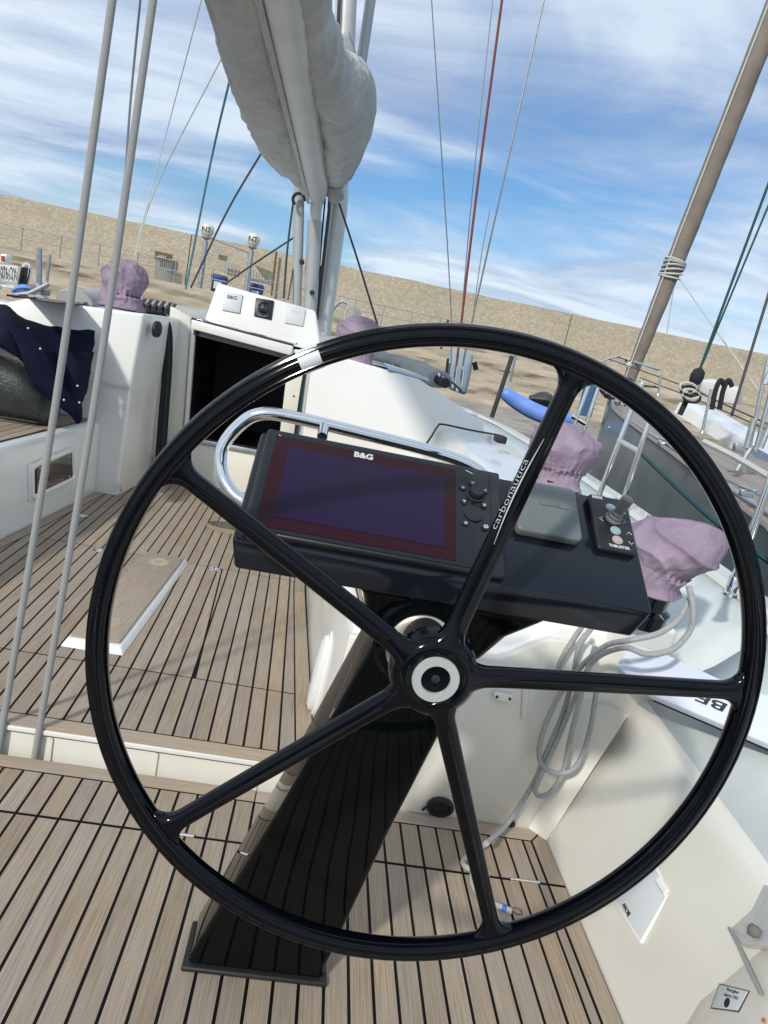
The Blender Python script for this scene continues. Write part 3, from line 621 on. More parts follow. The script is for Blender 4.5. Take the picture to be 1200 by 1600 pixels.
for a, b in ((-1.633, -.70), (-.695, .163)): mk('margin_board', prism([(a, 2.07, ZC-.006), (b, 2.07, ZC-.006), (b, 2.128, ZC-.006), (a, 2.128, ZC-.006)], (0, 0, .006)), TEAKX, cf)
# riser with white channel
mk('riser', box(-2.3, .17, 2.078, 2.12, -.14, ZC-.032), GELC, cf, bevel=.004)
mk('riser_strip', box(-2.3, .17, 2.066, 2.0775, ZC-.024, ZC-.0075), GEL, cf, bevel=.002)
for px in (243, 400, 80): p = PY(px, 1150+px*.19, 2.077); mk('riser_joint', box(p.x-.004, p.x+.004, 2.072, 2.0775, -.14, ZC-.034), GELC, cf)
mk('channel_floor', box(-2.3, .95, 2.03, 2.08, -.16, -.13), GELC, cf)
for px, py in ((155, 860), (335, 890), (250, 772), (128, 806)):
    p = PZ(px, py, ZC); g = [lathe([(.036, 0), (.036, .003), (.031, .004), (.027, .0015)], p, n=20, sx=.9), tube([p+V((.02*cos(q), .018*sin(q), .004)) for q in [i*pi/8 for i in range(16)]], .003, 5, closed=True)]
    mk('lift_ring', merge(g), CHR, cf, smooth=True)

# raised teak-topped plinth in the cockpit
tl, tr, br, bl = PZ(228, 862, ZC+.035), PZ(287, 872, ZC+.035), PZ(187, 1003, ZC+.035), PZ(110, 991, ZC+.035)
fp = thing('floor_plinth', (tl+br)/2-V((0, 0, .03)), 'raised teak panel with white sloping rim on the cockpit floor', 'plinth')
o_ = [(tl, (-.02, .03)), (tr, (.03, .03)), (br, (.03, -.045)), (bl, (-.02, -.045))]
mk('white_rim', loft([[V((p.x+d[0], p.y+d[1], ZC)) for p, d in o_], [V((p.x+d[0]*.3, p.y+d[1]*.3, ZC+.026)) for p, d in o_]]), GEL, fp, bevel=.004)
mk('teak_panel', prism([V((p.x, p.y, ZC+.0265)) for p in (tl, tr, br, bl)], (0, 0, .0095)), TEAK, fp, bevel=.003)
for t, big_ in ((.12, 1), (.86, 0)):
    c = (tl.lerp(tr, .5)).lerp(bl.lerp(br, .5), t) if t < .5 else (tl.lerp(tr, .5)).lerp(bl.lerp(br, .5), t); c.z = ZC+.0362
    mk('oval_inlay', lathe([(.05, 0), (.05, .0008)], c, n=28, sx=1.25), mat('pale_teak_inlay', (.50, .39, .28), .6, var=.1, vs=20) if big_ else TEAKX, fp)
    if big_: text('//', c+V((0, 0, .001)), (1, .2, 0), (-.2, 1, 0), .06, TEAKG, fp, 'inlay_mark', th=.0002, bold=.002)

# ------------------------------------------------------------------ our yacht: mouldings
yt = thing('sailing_yacht', (-.735, 3.5, 0), 'white sailing yacht we stand on, with cockpit seats, coamings and coachroof', 'yacht')
CL = -.735
mir = lambda P: [V((2*CL-p[0], p[1], p[2])) for p in P]
def both(name, g, m_, **k):
    a = mk(name, g, m_, yt, **k); mk(name, (mir(g[0]), g[1]), m_, yt, **k); return a
# side profile stations, starboard: seat front, seat, backrest, coaming top, side deck, toe rail, hull
def toe(y):
    T = [(-1.5, 1.30, .80), (1.0, 1.46, .805), (2.2, 1.60, .82), (2.72, 1.665, .825), (4.0, 1.76, .86), (5.5, 1.82, .90), (7.5, 1.80, .94), (9.7, 1.30, 1.02), (11.5, .35, 1.12), (12.6, -.60, 1.22)]
    for (a, b, c), (d, e, f) in zip(T[:-1], T[1:]):
        if a <= y <= d: t = (y-a)/(d-a); return b+(e-b)*t, c+(f-c)*t
    return T[-1][1:]
ys_f = [2.072, 2.6, 3.2, 3.9, 4.5, 5.02]
ctop = lambda y: .70+(.27)*min(1, max(0, (y-2.07)/.9))+.015*max(0, y-3.2)
R = []
for y in ys_f:
    e = .165-.105*(y-2.07)/1.63 if y < 3.7 else .06-.06*(y-3.7)/1.25
    tx, tz = toe(y); c = ctop(y)
    R.append([V((e, y, -.1)), V((e+.03, y, .555)), V((e+.055, y, .58)), V((.66, y, .582)), V((.70, y, .60)), V((.80, y, c-.03)), V((.84, y, c)), V((1.18, y, c+.01)), V((1.215, y, c-.02)),
              V((1.24, y, .35)), V((1.24, y, -.1))])
both('coaming_and_seat', loft(R), GEL, bevel=.02, seg=3)
mk('aft_seat_face', prism([(.166, 2.069, -.02), (.19, 2.069, .565), (.66, 2.069, .565), (.80, 2.069, .66), (1.12, 2.069, .66), (1.195, 2.069, .50), (.95, 2.069, -.02)], (0, -.03, 0)), GELC, yt, bevel=.006)
# seat teak
seat = []
for s in (1, -1):
    st = mk('seat_teak_bed', prism([((x if s > 0 else 2*CL-x), y, .5835) for x, y in ((.232, 2.12), (.645, 2.12), (.645, 4.98), (.09, 4.98), (.135, 3.7))], (0, 0, .002)), CAULK, yt)
    poly = [((x if s > 0 else 2*CL-x), y) for x, y in ((.235, 2.12), (.64, 2.12), (.64, 4.98), (.095, 4.98), (.14, 3.7))]
    planks(st, poly if s > 0 else poly[::-1], 0, .0575, .006, .64 if s > 0 else 2*CL-.64, .589, TEAK, th=.0032)
# side deck and toe rail, helm part and forward part (starboard + port)
def deck(ys, inner_fn, name):
    vs = []
    for y in ys:
        tx, tz = toe(y); ix, iz = inner_fn(y)
        vs += [V((ix, y, iz)), V((ix+(tx-ix)*.5, y, iz+(tz-iz)*.5-.012)), V((tx-.05, y, tz-.012))]
    fs = [(3*i+j, 3*i+j+1, 3*i+4+j, 3*i+3+j) for i in range(len(ys)-1) for j in (0, 1)]
    both(name, (vs, fs), NONSKID, smooth=True, solid=.01)
hin = lambda y: (1.075+.07*(y-1.0)*1.0, .50) 
deck([-1.4, -.5, .4, 1.0, 1.4, 1.8, 2.07], lambda y: (hin(y)[0]+.015, .505), 'helm_side_deck')
def sin_(y):
    t = min(1, max(0, (y-2.07)/1.1)); t = t*t*(3-2*t); return .505+(min(ctop(y)-.08, toe(y)[1]-.04)-.505)*t
deck([2.071, 2.25, 2.45, 2.7, 3.0, 3.3, 4.0, 5.0, 6.0, 7.0, 8.0, 9.0], lambda y: (1.165+.04*min(1, (y-2.07)*2)-.10*max(0, y-5)*.9, sin_(y)), 'side_deck')
Tp = [V((toe(y)[0], y, toe(y)[1])) for y in [-1.4+i*.35 for i in range(40)]]
both('toe_rail', merge([tube([p+V((-.035, 0, 0)) for p in Tp], .028, 8, flat=.8), loft([[p+V((-.03, 0, -.02)), p+V((-.03, 0, .014)), p+V((.09, 0, .004)), p+V((.10, 0, -.03))] for p in Tp])]), GELC, smooth=True)
both('hull_side', loft([[p+V((.09, 0, 0)), p+V((.02, 0, WL-1.1-p.z+.6)), p+V((-.1, 0, WL-1.1-p.z+.6)), p+V((.0, 0, -.02))] for p in Tp]), GEL, smooth=True)
# inner helm wall sloping outwards, rounded edge
R = []
for y in (-1.4, -.5, .4, 1.0, 1.5, 2.07):
    ix = hin(y)[0]; R.append([V((.948, y, -.03)), V((.955, y, .03)), V((ix-.03, y, .44)), V((ix-.012, y, .488)), V((ix+.015, y, .512)), V((ix+.05, y, .514)), V((ix+.06, y, .48)), V((1.3, y, .3)), V((1.3, y, -.03))])
both('helm_inner_wall', loft(R), GELC, smooth=True, angle=60)
# fillet cove between the wall and the seat end
mk('corner_cove', loft([[V((.95, 2.04, z)), V((.955+.01*z, 1.98, z)) if 0 else V((.948+.30*z, 1.985, z)), V((.90+.30*z, 2.038, z)), V((1.0+.30*z, 2.05, z))] for z in (0, .15, .3, .48)]), GELC, yt, smooth=True)
# plinth for the rear winch
wz = .80
mk('winch_plinth', loft([[V((.99, 2.06, .50)), V((1.22, 2.06, .52)), V((1.30, 2.5, .5)), V((.90, 2.5, .5))], [V((1.0, 2.045, wz-.07)), V((1.21, 2.045, wz-.07)), V((1.24, 2.4, wz-.05)), V((.94, 2.4, wz-.05))],
     [V((.985, 2.03, wz-.04)), V((1.20, 2.03, wz-.04)), V((1.24, 2.4, wz-.03)), V((.96, 2.4, wz-.03))]]), GEL, yt, bevel=.02, seg=3)
# fairlead plate, drain and small fittings on the seat end
p = PY(785, 1087, 2.036)
fl = mk('white_fairlead', rbox(p, (1, 0, -.03), (0, 0, 1), (0, -1, 0), 0, 0, .062, .026, .010, 0, .014), GEL, yt, bevel=.003)
for s in (-1, 1): mk('screw', lathe([(.005, 0), (.005, .002)], p+V((s*.021, -.014, 0)), (0, -1, 0), n=10), PRINTD, fl)
p = PY(685, 1270, 2.036); p.z = max(p.z, .035)
mk('drain_hole', merge([lathe([(.045, 0), (.045, .012), (.034, .016), (.03, .004)], p, (0, -1, 0), n=24, sx=.75), tube([p+V((-.055, -.006, -.02)), p+V((-.03, -.012, .02)), p+V((.02, -.014, .034))], .004, 6)]), RUB, yt, smooth=True)
p = PY(797, 1290, 2.036); mk('drain_plug', lathe([(.012, 0), (.012, .008), (.004, .01)], V((p.x, 2.034, .012)), (0, -1, 0), n=14), RUB, yt, smooth=True)
p = PY(826, 1035, 2.036); mk('snap_stud', lathe([(.011, 0), (.011, .008), (.006, .014), (.001, .015)], PY(918, 1033, 1.98), (0, -1, 0), n=14), CHR, yt, smooth=True)
p = PY(818, 1100, 2.036); mk('moulded_recess', rbox(PY(820, 1095, 2.036), (.2, 0, -1), (1, 0, .2), (0, -1, 0), 0, 0, .13, .020, .009, -.005, .005), GELC, yt, bevel=.004)

# ribbed shower/locker hatch on the inner wall
ny = (PZ(1020, 1380, .3)*0)
wn_ = V((-.94, 0, .33)).normalized(); w0 = V((.955, 1.2, .03))
def W(x, y, off=0): return PP(x, y, w0, wn_)+wn_*off
hc = [W(955, 1400), W(1022, 1345), W(1043, 1382), W(1052, 1400), W(1004, 1478)]
sw = thing('shower_hatch', W(1010, 1420), 'pale grey shower hatch with white hinge and small black logo on the inner side wall', 'hatch')
mk('frame', prism([p+wn_*0.0 for p in hc], wn_*.006), GEL, sw, bevel=.002)
cc = sum(hc, V())/5
mk('door_panel', prism([cc.lerp(p, .88)+wn_*.0062 for p in hc], wn_*.004), LCOV, sw, bevel=.002)
mk('hinge_bar', merge([tube([W(1026, 1352, .008), W(1040, 1378, .008)], .006, 8), tube([W(1035, 1378, .010), W(1048, 1398, .010)], .011, 8), tube([W(1048, 1400, .008), W(1006, 1474, .008)], .005, 8)]), GEL, sw, smooth=True)
tu = (W(990, 1434)-W(980, 1414)).normalized(); tv = wn_.cross(tu)
text('ARCO', W(984, 1424, .0115), tu, tv, .014, PRINTD, sw, 'logo', th=.0003, bold=.0006)
mk('logo_fin', prism([W(987, 1424, .0115), W(991, 1430, .0115), W(986, 1436, .0115)], wn_*.0006), PRINTD, sw)

# white lid / cushion with black lettering on the helm deck
dn = V((-.6, -.3, .8)).normalized(); d0 = PZ(1020, 1085, .628)
def D(x, y, off=0): return PP(x, y, d0, dn)+dn*off
lp = [D(1016, 1084), D(1200, 1162), D(1330, 1217), D(1330, 1120), D(1150, 1072), D(1040, 1021), D(985, 1004), D(962, 1040)]
ld = thing('helm_locker_lid', D(1080, 1080), 'white-blue locker lid with black lettering beside the wheel on the side deck', 'lid')
mk('panel', prism([p-dn*.028 for p in lp], dn*.028), LID, ld, bevel=.005, seg=3)
mk('lower_edge', prism([p-dn*.033 for p in (lp[0], lp[1], lp[2], lp[3], lp[4])], dn*.0035), CAULK, ld)
tu = (D(1140, 1110)-D(1096, 1092)).normalized(); tv = dn.cross(tu)
th_ = (D(1120, 1093)-D(1114, 1107)).length
text('BE', D(1136, 1107, .0004), -tu, -tv, th_*1.25, PRINTD, ld, 'lettering', th=.0004, bold=.0008, align='LEFT', sx=(D(1136, 1107)-D(1100, 1093)).length/(th_*1.0))
mk('latch', tube([D(975, 1027, .002), D(982, 1034, .004), D(991, 1036, .002)], .005, 8), GEL, ld, smooth=True)

# aft starboard box with alarm sticker, bottom right
ab = thing('alarm_box', PZ(1150, 1560, .35), 'cream moulded engine-control box with clear cover and alarm sticker at bottom right', 'box')
e0, e1 = W(1065, 1610), W(1185, 1400)
bx = V((-.96, -.12, .25)).normalized()
a0 = W(1062, 1604, .002); a1 = W(1186, 1390, .002); a2 = EYE+(W(1200, 1600)-EYE)*.945
an_ = (a1-a0).cross(a2-a0).normalized()
if an_.dot(EYE-a0) < 0: an_ = -an_
def A(x, y, off=0): return PP(x, y, a0, an_)+an_*off
mk('moulding', prism([A(1062, 1612), A(1180, 1402), A(1330, 1402), A(1330, 1660), A(1060, 1660)], -an_*.16), GELC, ab, bevel=.012, seg=3)
sk = mk('sticker_plate', prism([A(1113, 1575, .001), A(1126, 1539, .001), A(1170, 1550, .001), A(1154, 1580, .001)], an_*.0016), LCOV, ab, bevel=.0005)
mk('sticker_edge', prism([A(1111, 1576, .0004), A(1125, 1537, .0004), A(1172, 1549, .0004), A(1155, 1582, .0004)], an_*.001), PRINTD, ab)
pw_ = (A(1170, 1550)-A(1126, 1539)).length; tu = (A(1160, 1557)-A(1134, 1549)).normalized(); tv = an_.cross(tu); ts = (A(1147, 1549.5)-A(1144, 1558)).length*.8; tx_ = .52*pw_/(3.4*ts)
text('Burglar', A(1147, 1549.5, .0028), tu, tv, ts, PRINTD, sk, 'lettering', th=.0002, bold=.0001, sx=tx_); text('alarm ON', A(1144, 1558, .0028), tu, tv, ts, PRINTD, sk, 'lettering', th=.0002, bold=.0001, sx=tx_*.8)
mk('button_hole', lathe([(pw_*.09, 0), (pw_*.09, .001)], A(1138, 1568, .0026), an_, n=14), RUB, sk)
mk('clear_cover', merge([prism([A(1152, 1460, .001), A(1194, 1386, .001), A(1330, 1420, .001), A(1330, 1500, .001), A(1172, 1484, .001)], an_*.018)]), CLEARP, ab, bevel=.004)
mk('cover_arm', tube([A(1155, 1460, .022), A(1172, 1490, .02), A(1200, 1560, .01)], .004, 6), ALU, ab, smooth=True)
mk('throttle_knob', lathe([(.009, 0), (.012, .006), (.012, .018), (.006, .022)], A(1200, 1468, .02), an_, n=18), GRUB, ab, smooth=True)
mk('orange_button', lathe([(.004, 0), (.004, .003)], A(1196, 1596, .001), an_, n=18), mat('orange_button', (.55, .16, .05), .5), ab)

# port pod (cockpit end by the companionway), and its starboard twin
def pod(s):
    X = lambda x: x if s < 0 else 2*CL-x
    def bx(x0, x1, y0, y1, z0, z1, r=.0): return [V((X(x0), y0, z0)), V((X(x1), y0, z0)), V((X(x1), y1, z0)), V((X(x0), y1, z0))]
    Yb = 6.3
    def rg(pts): return [V((X(a), b, c)) for a, b, c in pts]
    rings = [rg([(-1.335, 5.02, -.1), (-2.70, 5.02, -.1), (-2.72, 5.02, -.1), (-2.72, Yb, -.1), (-2.70, Yb, -.1), (-1.24, Yb, -.1)]),
             rg([(-1.33, 5.02, .82), (-2.60, 5.02, .82), (-2.68, 5.06, .82), (-2.68, Yb, .82), (-2.60, Yb, .82), (-1.24, Yb, .82)]),
             rg([(-1.325, 4.99, .85), (-2.50, 4.99, .85), (-2.66, 5.06, .86), (-2.66, Yb, .86), (-2.50, Yb, .86), (-1.23, Yb, .86)]),
             rg([(-1.30, 5.00, 1.345), (-2.05, 5.03, 1.30), (-2.58, 5.10, 1.08), (-2.50, Yb, 1.12), (-2.05, Yb, 1.31), (-1.22, Yb, 1.36)])]
    return mk('cockpit_pod', loft(rings), GEL, yt, bevel=.045, seg=4)
pd = pod(-1); pod(1)
# recessed panel, round socket and latch on the port pod inner face
q = lambda x, y: PX(x, y, -1.285)
mk('shower_socket', merge([lathe([(.055, 0), (.055, .02), (.03, .028)], PX(243, 514, -1.245), (1, -.25, 0), n=20), lathe([(.014, .028), (.014, .034)], PX(243, 514, -1.245), (1, -.25, 0), n=10)]), RUB, pd, smooth=True)
mk('door_latch', tube([PY(186, 757, 5.01), PY(191, 757, 5.0), PY(190, 768, 5.0), PY(186, 767, 5.0)], .010, 6, closed=True), CHR, pd, smooth=True)
mk('tablet_hatch', prism([PZ(10, 463, 1.30), PZ(60, 463, 1.30), PZ(144, 473, 1.325), PZ(120, 475, 1.32)], (0, 0, .012)), SMOKE, pd)
# starboard pod deck window + instrument recess
mk('deck_hatch_glass', prism([PY(599, 569, 5.25), PY(667, 590, 5.45), PY(671, 597, 5.1), PY(606, 579, 5.0)], (0, .02, .012)), BLUEG, yt, bevel=.003)
# port seat locker window
def seatface(x, y):
    X_ = -1.53
    for _ in range(8):
        p = PX(x, y, X_); e = .165-.105*(p.y-2.07)/1.63 if p.y < 3.7 else .06-.06*(p.y-3.7)/1.25
        X_ = 2*CL-(e+.03*(p.z+.1)/.655)
    return PX(x, y, X_)
f4 = [seatface(42, 727), seatface(115, 697), seatface(117, 747), seatface(43, 783)]
lw = mk('locker_window', prism([p+V((-.004, 0, 0)) for p in f4], (.016, 0, 0)), GEL, yt, bevel=.008, seg=3); c4 = sum(f4, V())/4
rf4 = []
for i, p in enumerate(f4):
    for t_ in (.14, .06): rf4.append(p.lerp(f4[i-1], t_))
    for t_ in (.06, .14): rf4.append(p.lerp(f4[(i+1) % 4], t_))
    rf4[-3] = rf4[-3].lerp(c4, .02); rf4[-2] = rf4[-2].lerp(c4, .02)
mk('window_frame', tube([c4.lerp(p, .90)+V((.013, 0, 0)) for p in rf4], .018, 8, closed=True, flat=.6), GEL, lw, smooth=True); c4 = sum(f4, V())/4
mk('frame_groove', prism([c4.lerp(p, .80)+V((.0125, 0, 0)) for p in f4], (.002, 0, 0)), RUB, lw, bevel=.001)
mk('pane', prism([c4.lerp(p, .75)+V((.015, 0, 0)) for p in f4], (.002, 0, 0)), SMOKE, lw)
for p in f4: mk('screw', lathe([(.006, 0), (.005, .003)], c4.lerp(p, .62)+V((.0172, 0, 0)), (1, 0, 0), n=10), CHR, lw)

# companionway
YB = 5.85
B = lambda x, y, Y=YB: PY(x, y, Y)
cw = mk('companionway_bulkhead', merge([prism([B(266, 478), B(299, 496), B(283, 712), B(244, 718)], (0, .12, 0)), ]), GELC, yt, bevel=.012)
mk('jamb', prism([B(299, 505, YB-.02), B(305, 513, YB-.02), B(291, 700, YB-.02), B(285, 700, YB-.02)], (0, .06, 0)), GEL, cw, bevel=.003)
mk('right_post', prism([B(452, 545, YB-.03), B(486, 548, YB-.03), B(470, 720, YB-.03), B(432, 720, YB-.03)], (0, .15, 0)), GELC, cw, bevel=.012)
mk('lower_board', prism([B(284, 686), B(440, 716), B(436, 800), B(262, 790)], (0, .05, 0)), GELC, cw, bevel=.006)
mk('sill', prism([B(286, 681, YB-.02), B(440, 710, YB-.02), B(440, 718, YB-.02), B(285, 689, YB-.02)], (0, .10, 0)), ALU, cw, bevel=.004)
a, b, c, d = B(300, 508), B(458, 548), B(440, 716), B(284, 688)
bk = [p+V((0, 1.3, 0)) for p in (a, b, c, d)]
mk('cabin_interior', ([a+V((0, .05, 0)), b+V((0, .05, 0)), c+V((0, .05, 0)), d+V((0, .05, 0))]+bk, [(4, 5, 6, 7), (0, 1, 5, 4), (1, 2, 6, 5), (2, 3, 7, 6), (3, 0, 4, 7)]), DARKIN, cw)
mk('hatch_front', prism([B(299, 499, YB-.06), B(458, 541, YB-.06), B(455, 556, YB-.06), B(299, 514, YB-.06)], (0, .08, 0)), GEL, cw, bevel=.008)
mk('hatch_lip', prism([B(303, 516, YB-.02), B(453, 556, YB-.02), B(452, 562, YB-.02), B(302, 523, YB-.02)], (0, .05, 0)), SMOKE, cw)
hz = B(299, 499).z
mk('sliding_hatch', prism([B(299, 499, YB-.05)+V((0, 0, -.004)), B(458, 541, YB-.05)+V((0, 0, -.004)), B(458, 541, YB-.05)+V((-.02, .8, .012)), B(299, 499, YB-.05)+V((.02, .8, .012))], (0, 0, .02)), SMOKE, cw, bevel=.004)
for (x, y) in ((273, 505), (267, 579), (459, 619)): mk('screw', lathe([(.008, 0), (.006, .004)], B(x, y, YB-.032 if x > 400 else YB), (0, -1, 0), n=10), DWIRE, cw)
# coachroof
def roof(y):
    T = [(5.9, 1.40, 1.30), (7.0, 1.36, 1.33), (8.5, 1.15, 1.34), (10.0, .75, 1.30), (11.0, .35, 1.22)]
    for (a, b, c), (d, e, f) in zip(T[:-1], T[1:]):
        if a <= y <= d+1e-6: t = (y-a)/(d-a); return b+(e-b)*t, c+(f-c)*t
R = []
for y in (5.97, 6.5, 7.0, 7.8, 8.5, 9.3, 10.0, 10.6, 11.0):
    hw, z = roof(y); R.append([V((CL-hw-.35, y, .9)), V((CL-hw-.1, y, z-.12)), V((CL-hw+.08, y, z)), V((CL, y, z+.03)), V((CL+hw-.08, y, z)), V((CL+hw+.1, y, z-.12)), V((CL+hw+.35, y, .9))])
mk('coachroof', loft(R, cap=False, closed=False), GEL, yt, bevel=.03, seg=3)
mk('foredeck', loft([[V((2*CL-toe(y)[0], y, .8)), V((2*CL-toe(y)[0], y, toe(y)[1]-.02)), V((CL, y, toe(y)[1]+.03)), V((toe(y)[0]-.04, y, toe(y)[1]-.02)), V((toe(y)[0]-.04, y, .8))] for y in (8.9, 10, 11, 12, 12.55)]), GEL, yt)
mk('hull_bottom', box(-2.7, 1.2, -1.5, 8, -1.2, -.17), GEL, yt)
for s, n_ in ((1, 'a'), (-1, 'b')):
    pts = [(CL+s*1.20, 6.0, 1.30), (CL+s*1.24, 7, 1.345), (CL+s*1.06, 8.4, 1.35)]
    mk('grab_rail', tube(catmull(pts, 5), .014, 7), CHR, yt, smooth=True)
# instrument recess on coachroof starboard side
mk('speaker_recess', prism([PY(674, 585, 5.9), PY(683, 576, 6.0), PY(724, 612, 5.7), PY(719, 615, 5.6)], (.0, .05, .01)), RUB, yt, bevel=.004)
for k in range(5): mk('block_sheave', lathe([(.012, -.008), (.022, 0), (.012, .008)], PY(686+k*7, 586+k*6, 5.65), (.6, -.3, .4), n=12), CHR, yt, smooth=True)

# instrument pod
YI = 6.7
I_ = lambda x, y, Y=YI: PY(x, y, Y)
ip = thing('instrument_pod', I_(410, 520), 'white trapezoid instrument pod above the companionway', 'pod')
f = [I_(339, 441), I_(494, 485), I_(503, 549, YI-.1), I_(318, 503, YI-.1)]
bk = [f[0]+V((.03, .28, -.02)), f[1]+V((-.03, .28, -.02)), f[2]+V((0, .55, 0)), f[3]+V((0, .55, 0))]
mk('housing', (f+bk, [(0, 1, 2, 3), (4, 7, 6, 5), (0, 4, 5, 1), (1, 5, 6, 2), (2, 6, 7, 3), (3, 7, 4, 0)]), GEL, ip, bevel=.03, seg=3)
mk('garage', prism([I_(300, 500, YI-.35), I_(505, 552, YI-.35), I_(505, 552, YI-.35)+V((0, .8, .02)), I_(300, 500, YI-.35)+V((0, .8, .02))], (0, 0, -.03)), GEL, ip, bevel=.015)
mk('base_step', prism([I_(314, 497, YI-.14), I_(505, 545, YI-.14), I_(507, 553, YI-.16), I_(310, 507, YI-.16)], (0, .3, 0)), GEL, ip, bevel=.01)
fn = (f[1]-f[0]).cross(f[3]-f[0]).normalized()
if fn.y > 0: fn = -fn
fp0 = f[0]
def IP(x, y, off=0): return PP(x, y, fp0, fn)+fn*off
def disp(c4, m_, name):
    return mk(name, prism([IP(x, y, -.004) for x, y in c4], fn*.022), m_, ip, bevel=.006)
c1 = disp([(350.4, 455.8), (379.8, 461.3), (375, 490.6), (346.8, 485)], LCOV, 'display_cover')
c3 = disp([(449, 476), (478, 484), (473.4, 510.8), (445, 505.3)], LCOV, 'display_cover')
c2 = disp([(400, 466), (428.3, 470.5), (424.4, 500.7), (397, 494.3)], PLAST, 'compass_housing')
iu = (IP(428, 470.5)-IP(400, 466)).normalized(); iv = fn.cross(iu)
mk('compass_bowl', lathe([(.058, .018), (.058, .026), (.05, .028), (.045, .022), (.04, .03), (.028, .042), (.01, .047), (.001, .048)], IP(412.5, 483), fn, n=28), SMOKE, c2, smooth=True)
mk('lubber_ring', tube([IP(412.5, 483, .033)+iu*(.034*cos(q))+iv*(.034*sin(q)) for q in [i*pi/10 for i in range(20)]], .0018, 5, closed=True), PRINT, c2)
text('B&G', IP(363, 466, .0188), iu, iv, .045, PRINTD, c1, 'lettering', th=.0004, bold=.001); 
text('B&G', IP(462, 488, .0188), iu, iv, .04, LCOV, c3, 'lettering', th=.0004)
for k in range(7):
    a_ = (k-3)*.21; mk('scale_mark', tube([IP(412, 483, .0192)+iu*(.066*sin(a_))-iv*(.066*cos(a_)), IP(412, 483, .0192)+iu*(.074*sin(a_))-iv*(.074*cos(a_))], .0028, 4), PRINT, c2)

# folded sprayhood (U over the coachroof)
hp = catmull([(-2.05, 5.85, 1.33), (-2.12, 6.6, 1.365), (-1.95, 7.25, 1.385), (-1.2, 7.55, 1.40), (-.4, 7.6, 1.40), (.2, 7.45, 1.38), (.60, 6.9, 1.36), (.72, 6.3, 1.33), (.82, 5.75, 1.30)], 8)
sp = thing('folded_sprayhood', (-.7, 7, 1.33), 'grey canvas bag of the folded sprayhood lying across the coachroof', 'sprayhood')
g = tube(hp, lambda t: .13+.014*sin(t*60)+.012*sin(t*23), 18, flat=.55)
g = ([v+V((0, 0, .012*noise.noise(v*9)))+V((.01*noise.noise(v*14), 0, 0)) for v in g[0]], g[1])
mk('bag', g, HOODC, sp, smooth=True)
mk('end_tube', tube([(.82, 5.76, 1.30), (.86, 5.6, 1.285)], .04, 10), RUB, sp, smooth=True)

# ------------------------------------------------------------------ winches with purple covers
def crumple(v, a, f, c=V()): return v+V((noise.noise(v*f), noise.noise(v*f+V((9, 0, 0))), noise.noise(v*f+V((0, 9, 0)))))*a
def winch(c, R_, H, ax, label, seed, squash=1.0, skirt=1.0, base_h=.09, lean=(0, 0), bulb=1.16):
    c = V(c); ax = V(ax).normalized(); t = thing('winch', c, label, 'winch', 'winches under purple canvas covers')
    mk('drum', lathe([(R_*1.0, 0), (R_*1.02, base_h*.45), (R_*.86, base_h*.55), (R_*.84, base_h+.03)], c, ax, n=32), BLK, t, smooth=True)
    pr = []
    NP = 70
    for i in range(NP):
        u = i/(NP-1)
        if u < .26: q = u/.26; r = skirt*(1.0-.12*q-.05*sin(q*pi)); h = q*.26
        elif u < .36: q = (u-.26)/.1; r = (.84+.02*sin(q*pi))*(.97 if q > .3 and q < .7 else 1.0); h = .26+q*.05
        else: q = (u-.36)/.64; r = .84+(bulb-.84)*sin(min(1, q*2.4)*pi/2) if q < .42 else bulb*max(0.02, cos((q-.42)/.58*pi/2))**.50; h = .31+.69*(q**.9)
        pr.append((R_*r, H*h*squash))
    off = seed*3.7
    NF = 26
    def fold(h, q):
        k = h/(H*squash); w = math.exp(-((k-.29)/.10)**2)
        return .05*w*(sin(q*NF+2.5*noise.noise(V((cos(q)*2+off, sin(q)*2, k*3)))))+.045*noise.noise(V((cos(q)*1.6+off, sin(q)*1.6, k*5)))+.022*noise.noise(V((cos(q)*5+off, sin(q)*5, k*9)))
    g = lathe(pr, c+ax*base_h, ax, n=140, fold=fold)
    out_ = []
    for v in g[0]:
        k = max(0, (v-c).dot(ax)-base_h)/H; vv = v+V((lean[0], lean[1], 0))*k*k
        d = noise.noise(vv*7+V((off, 0, 0))); e = 1-abs(noise.noise(V((vv.x*8+vv.z*6, vv.y*8+off, vv.z*7-vv.x*3))))*2.2
        e2 = 1-abs(noise.noise(V((vv.x*24+off, vv.y*24, vv.z*11))))*2
        out_.append(vv+((v-c-ax*(v-c).dot(ax)).normalized()+ax*.4)*(.011*d+.015*max(0, e)**4+.003*max(0, e2)**3))
    cv = mk('canvas_cover', (out_, g[1]), PURP, t, smooth=True, angle=180)
    mk('hem', tube([c+ax*(base_h+.004)+(ax.orthogonal().normalized()*cos(q)+ax.cross(ax.orthogonal().normalized())*sin(q))*(R_*skirt*1.0) for q in [i*pi/20 for i in range(40)]], .005, 6, closed=True), PURP, cv, smooth=True)
    a0_ = ax.orthogonal().normalized(); a1_ = ax.cross(a0_)
    mk('elastic_gather', tube([c+ax*(base_h+H*.285*squash)+V((lean[0], lean[1], 0))*.13+(a0_*cos(q)+a1_*sin(q))*(R_*.86) for q in [i*pi/20 for i in range(40)]], .004, 6, closed=True), mat('dark_purple_elastic', (.10, .06, .10), .8), cv, smooth=True)
    return t
w1 = PY(188, 486, 5.35); winch((w1.x, 5.35, 1.335), .142, .33, (0, 0, 1), 'winch under a purple cover on the white port pod at the left', 1, base_h=.01, skirt=1.08, bulb=1.04)
w2 = PY(553, 563, 5.3); winch((w2.x, 5.3, 1.30), .135, .32, (0, 0, 1), 'winch under a purple cover beside the companionway, behind the wheel rim', 2, base_h=.01, skirt=1.0)
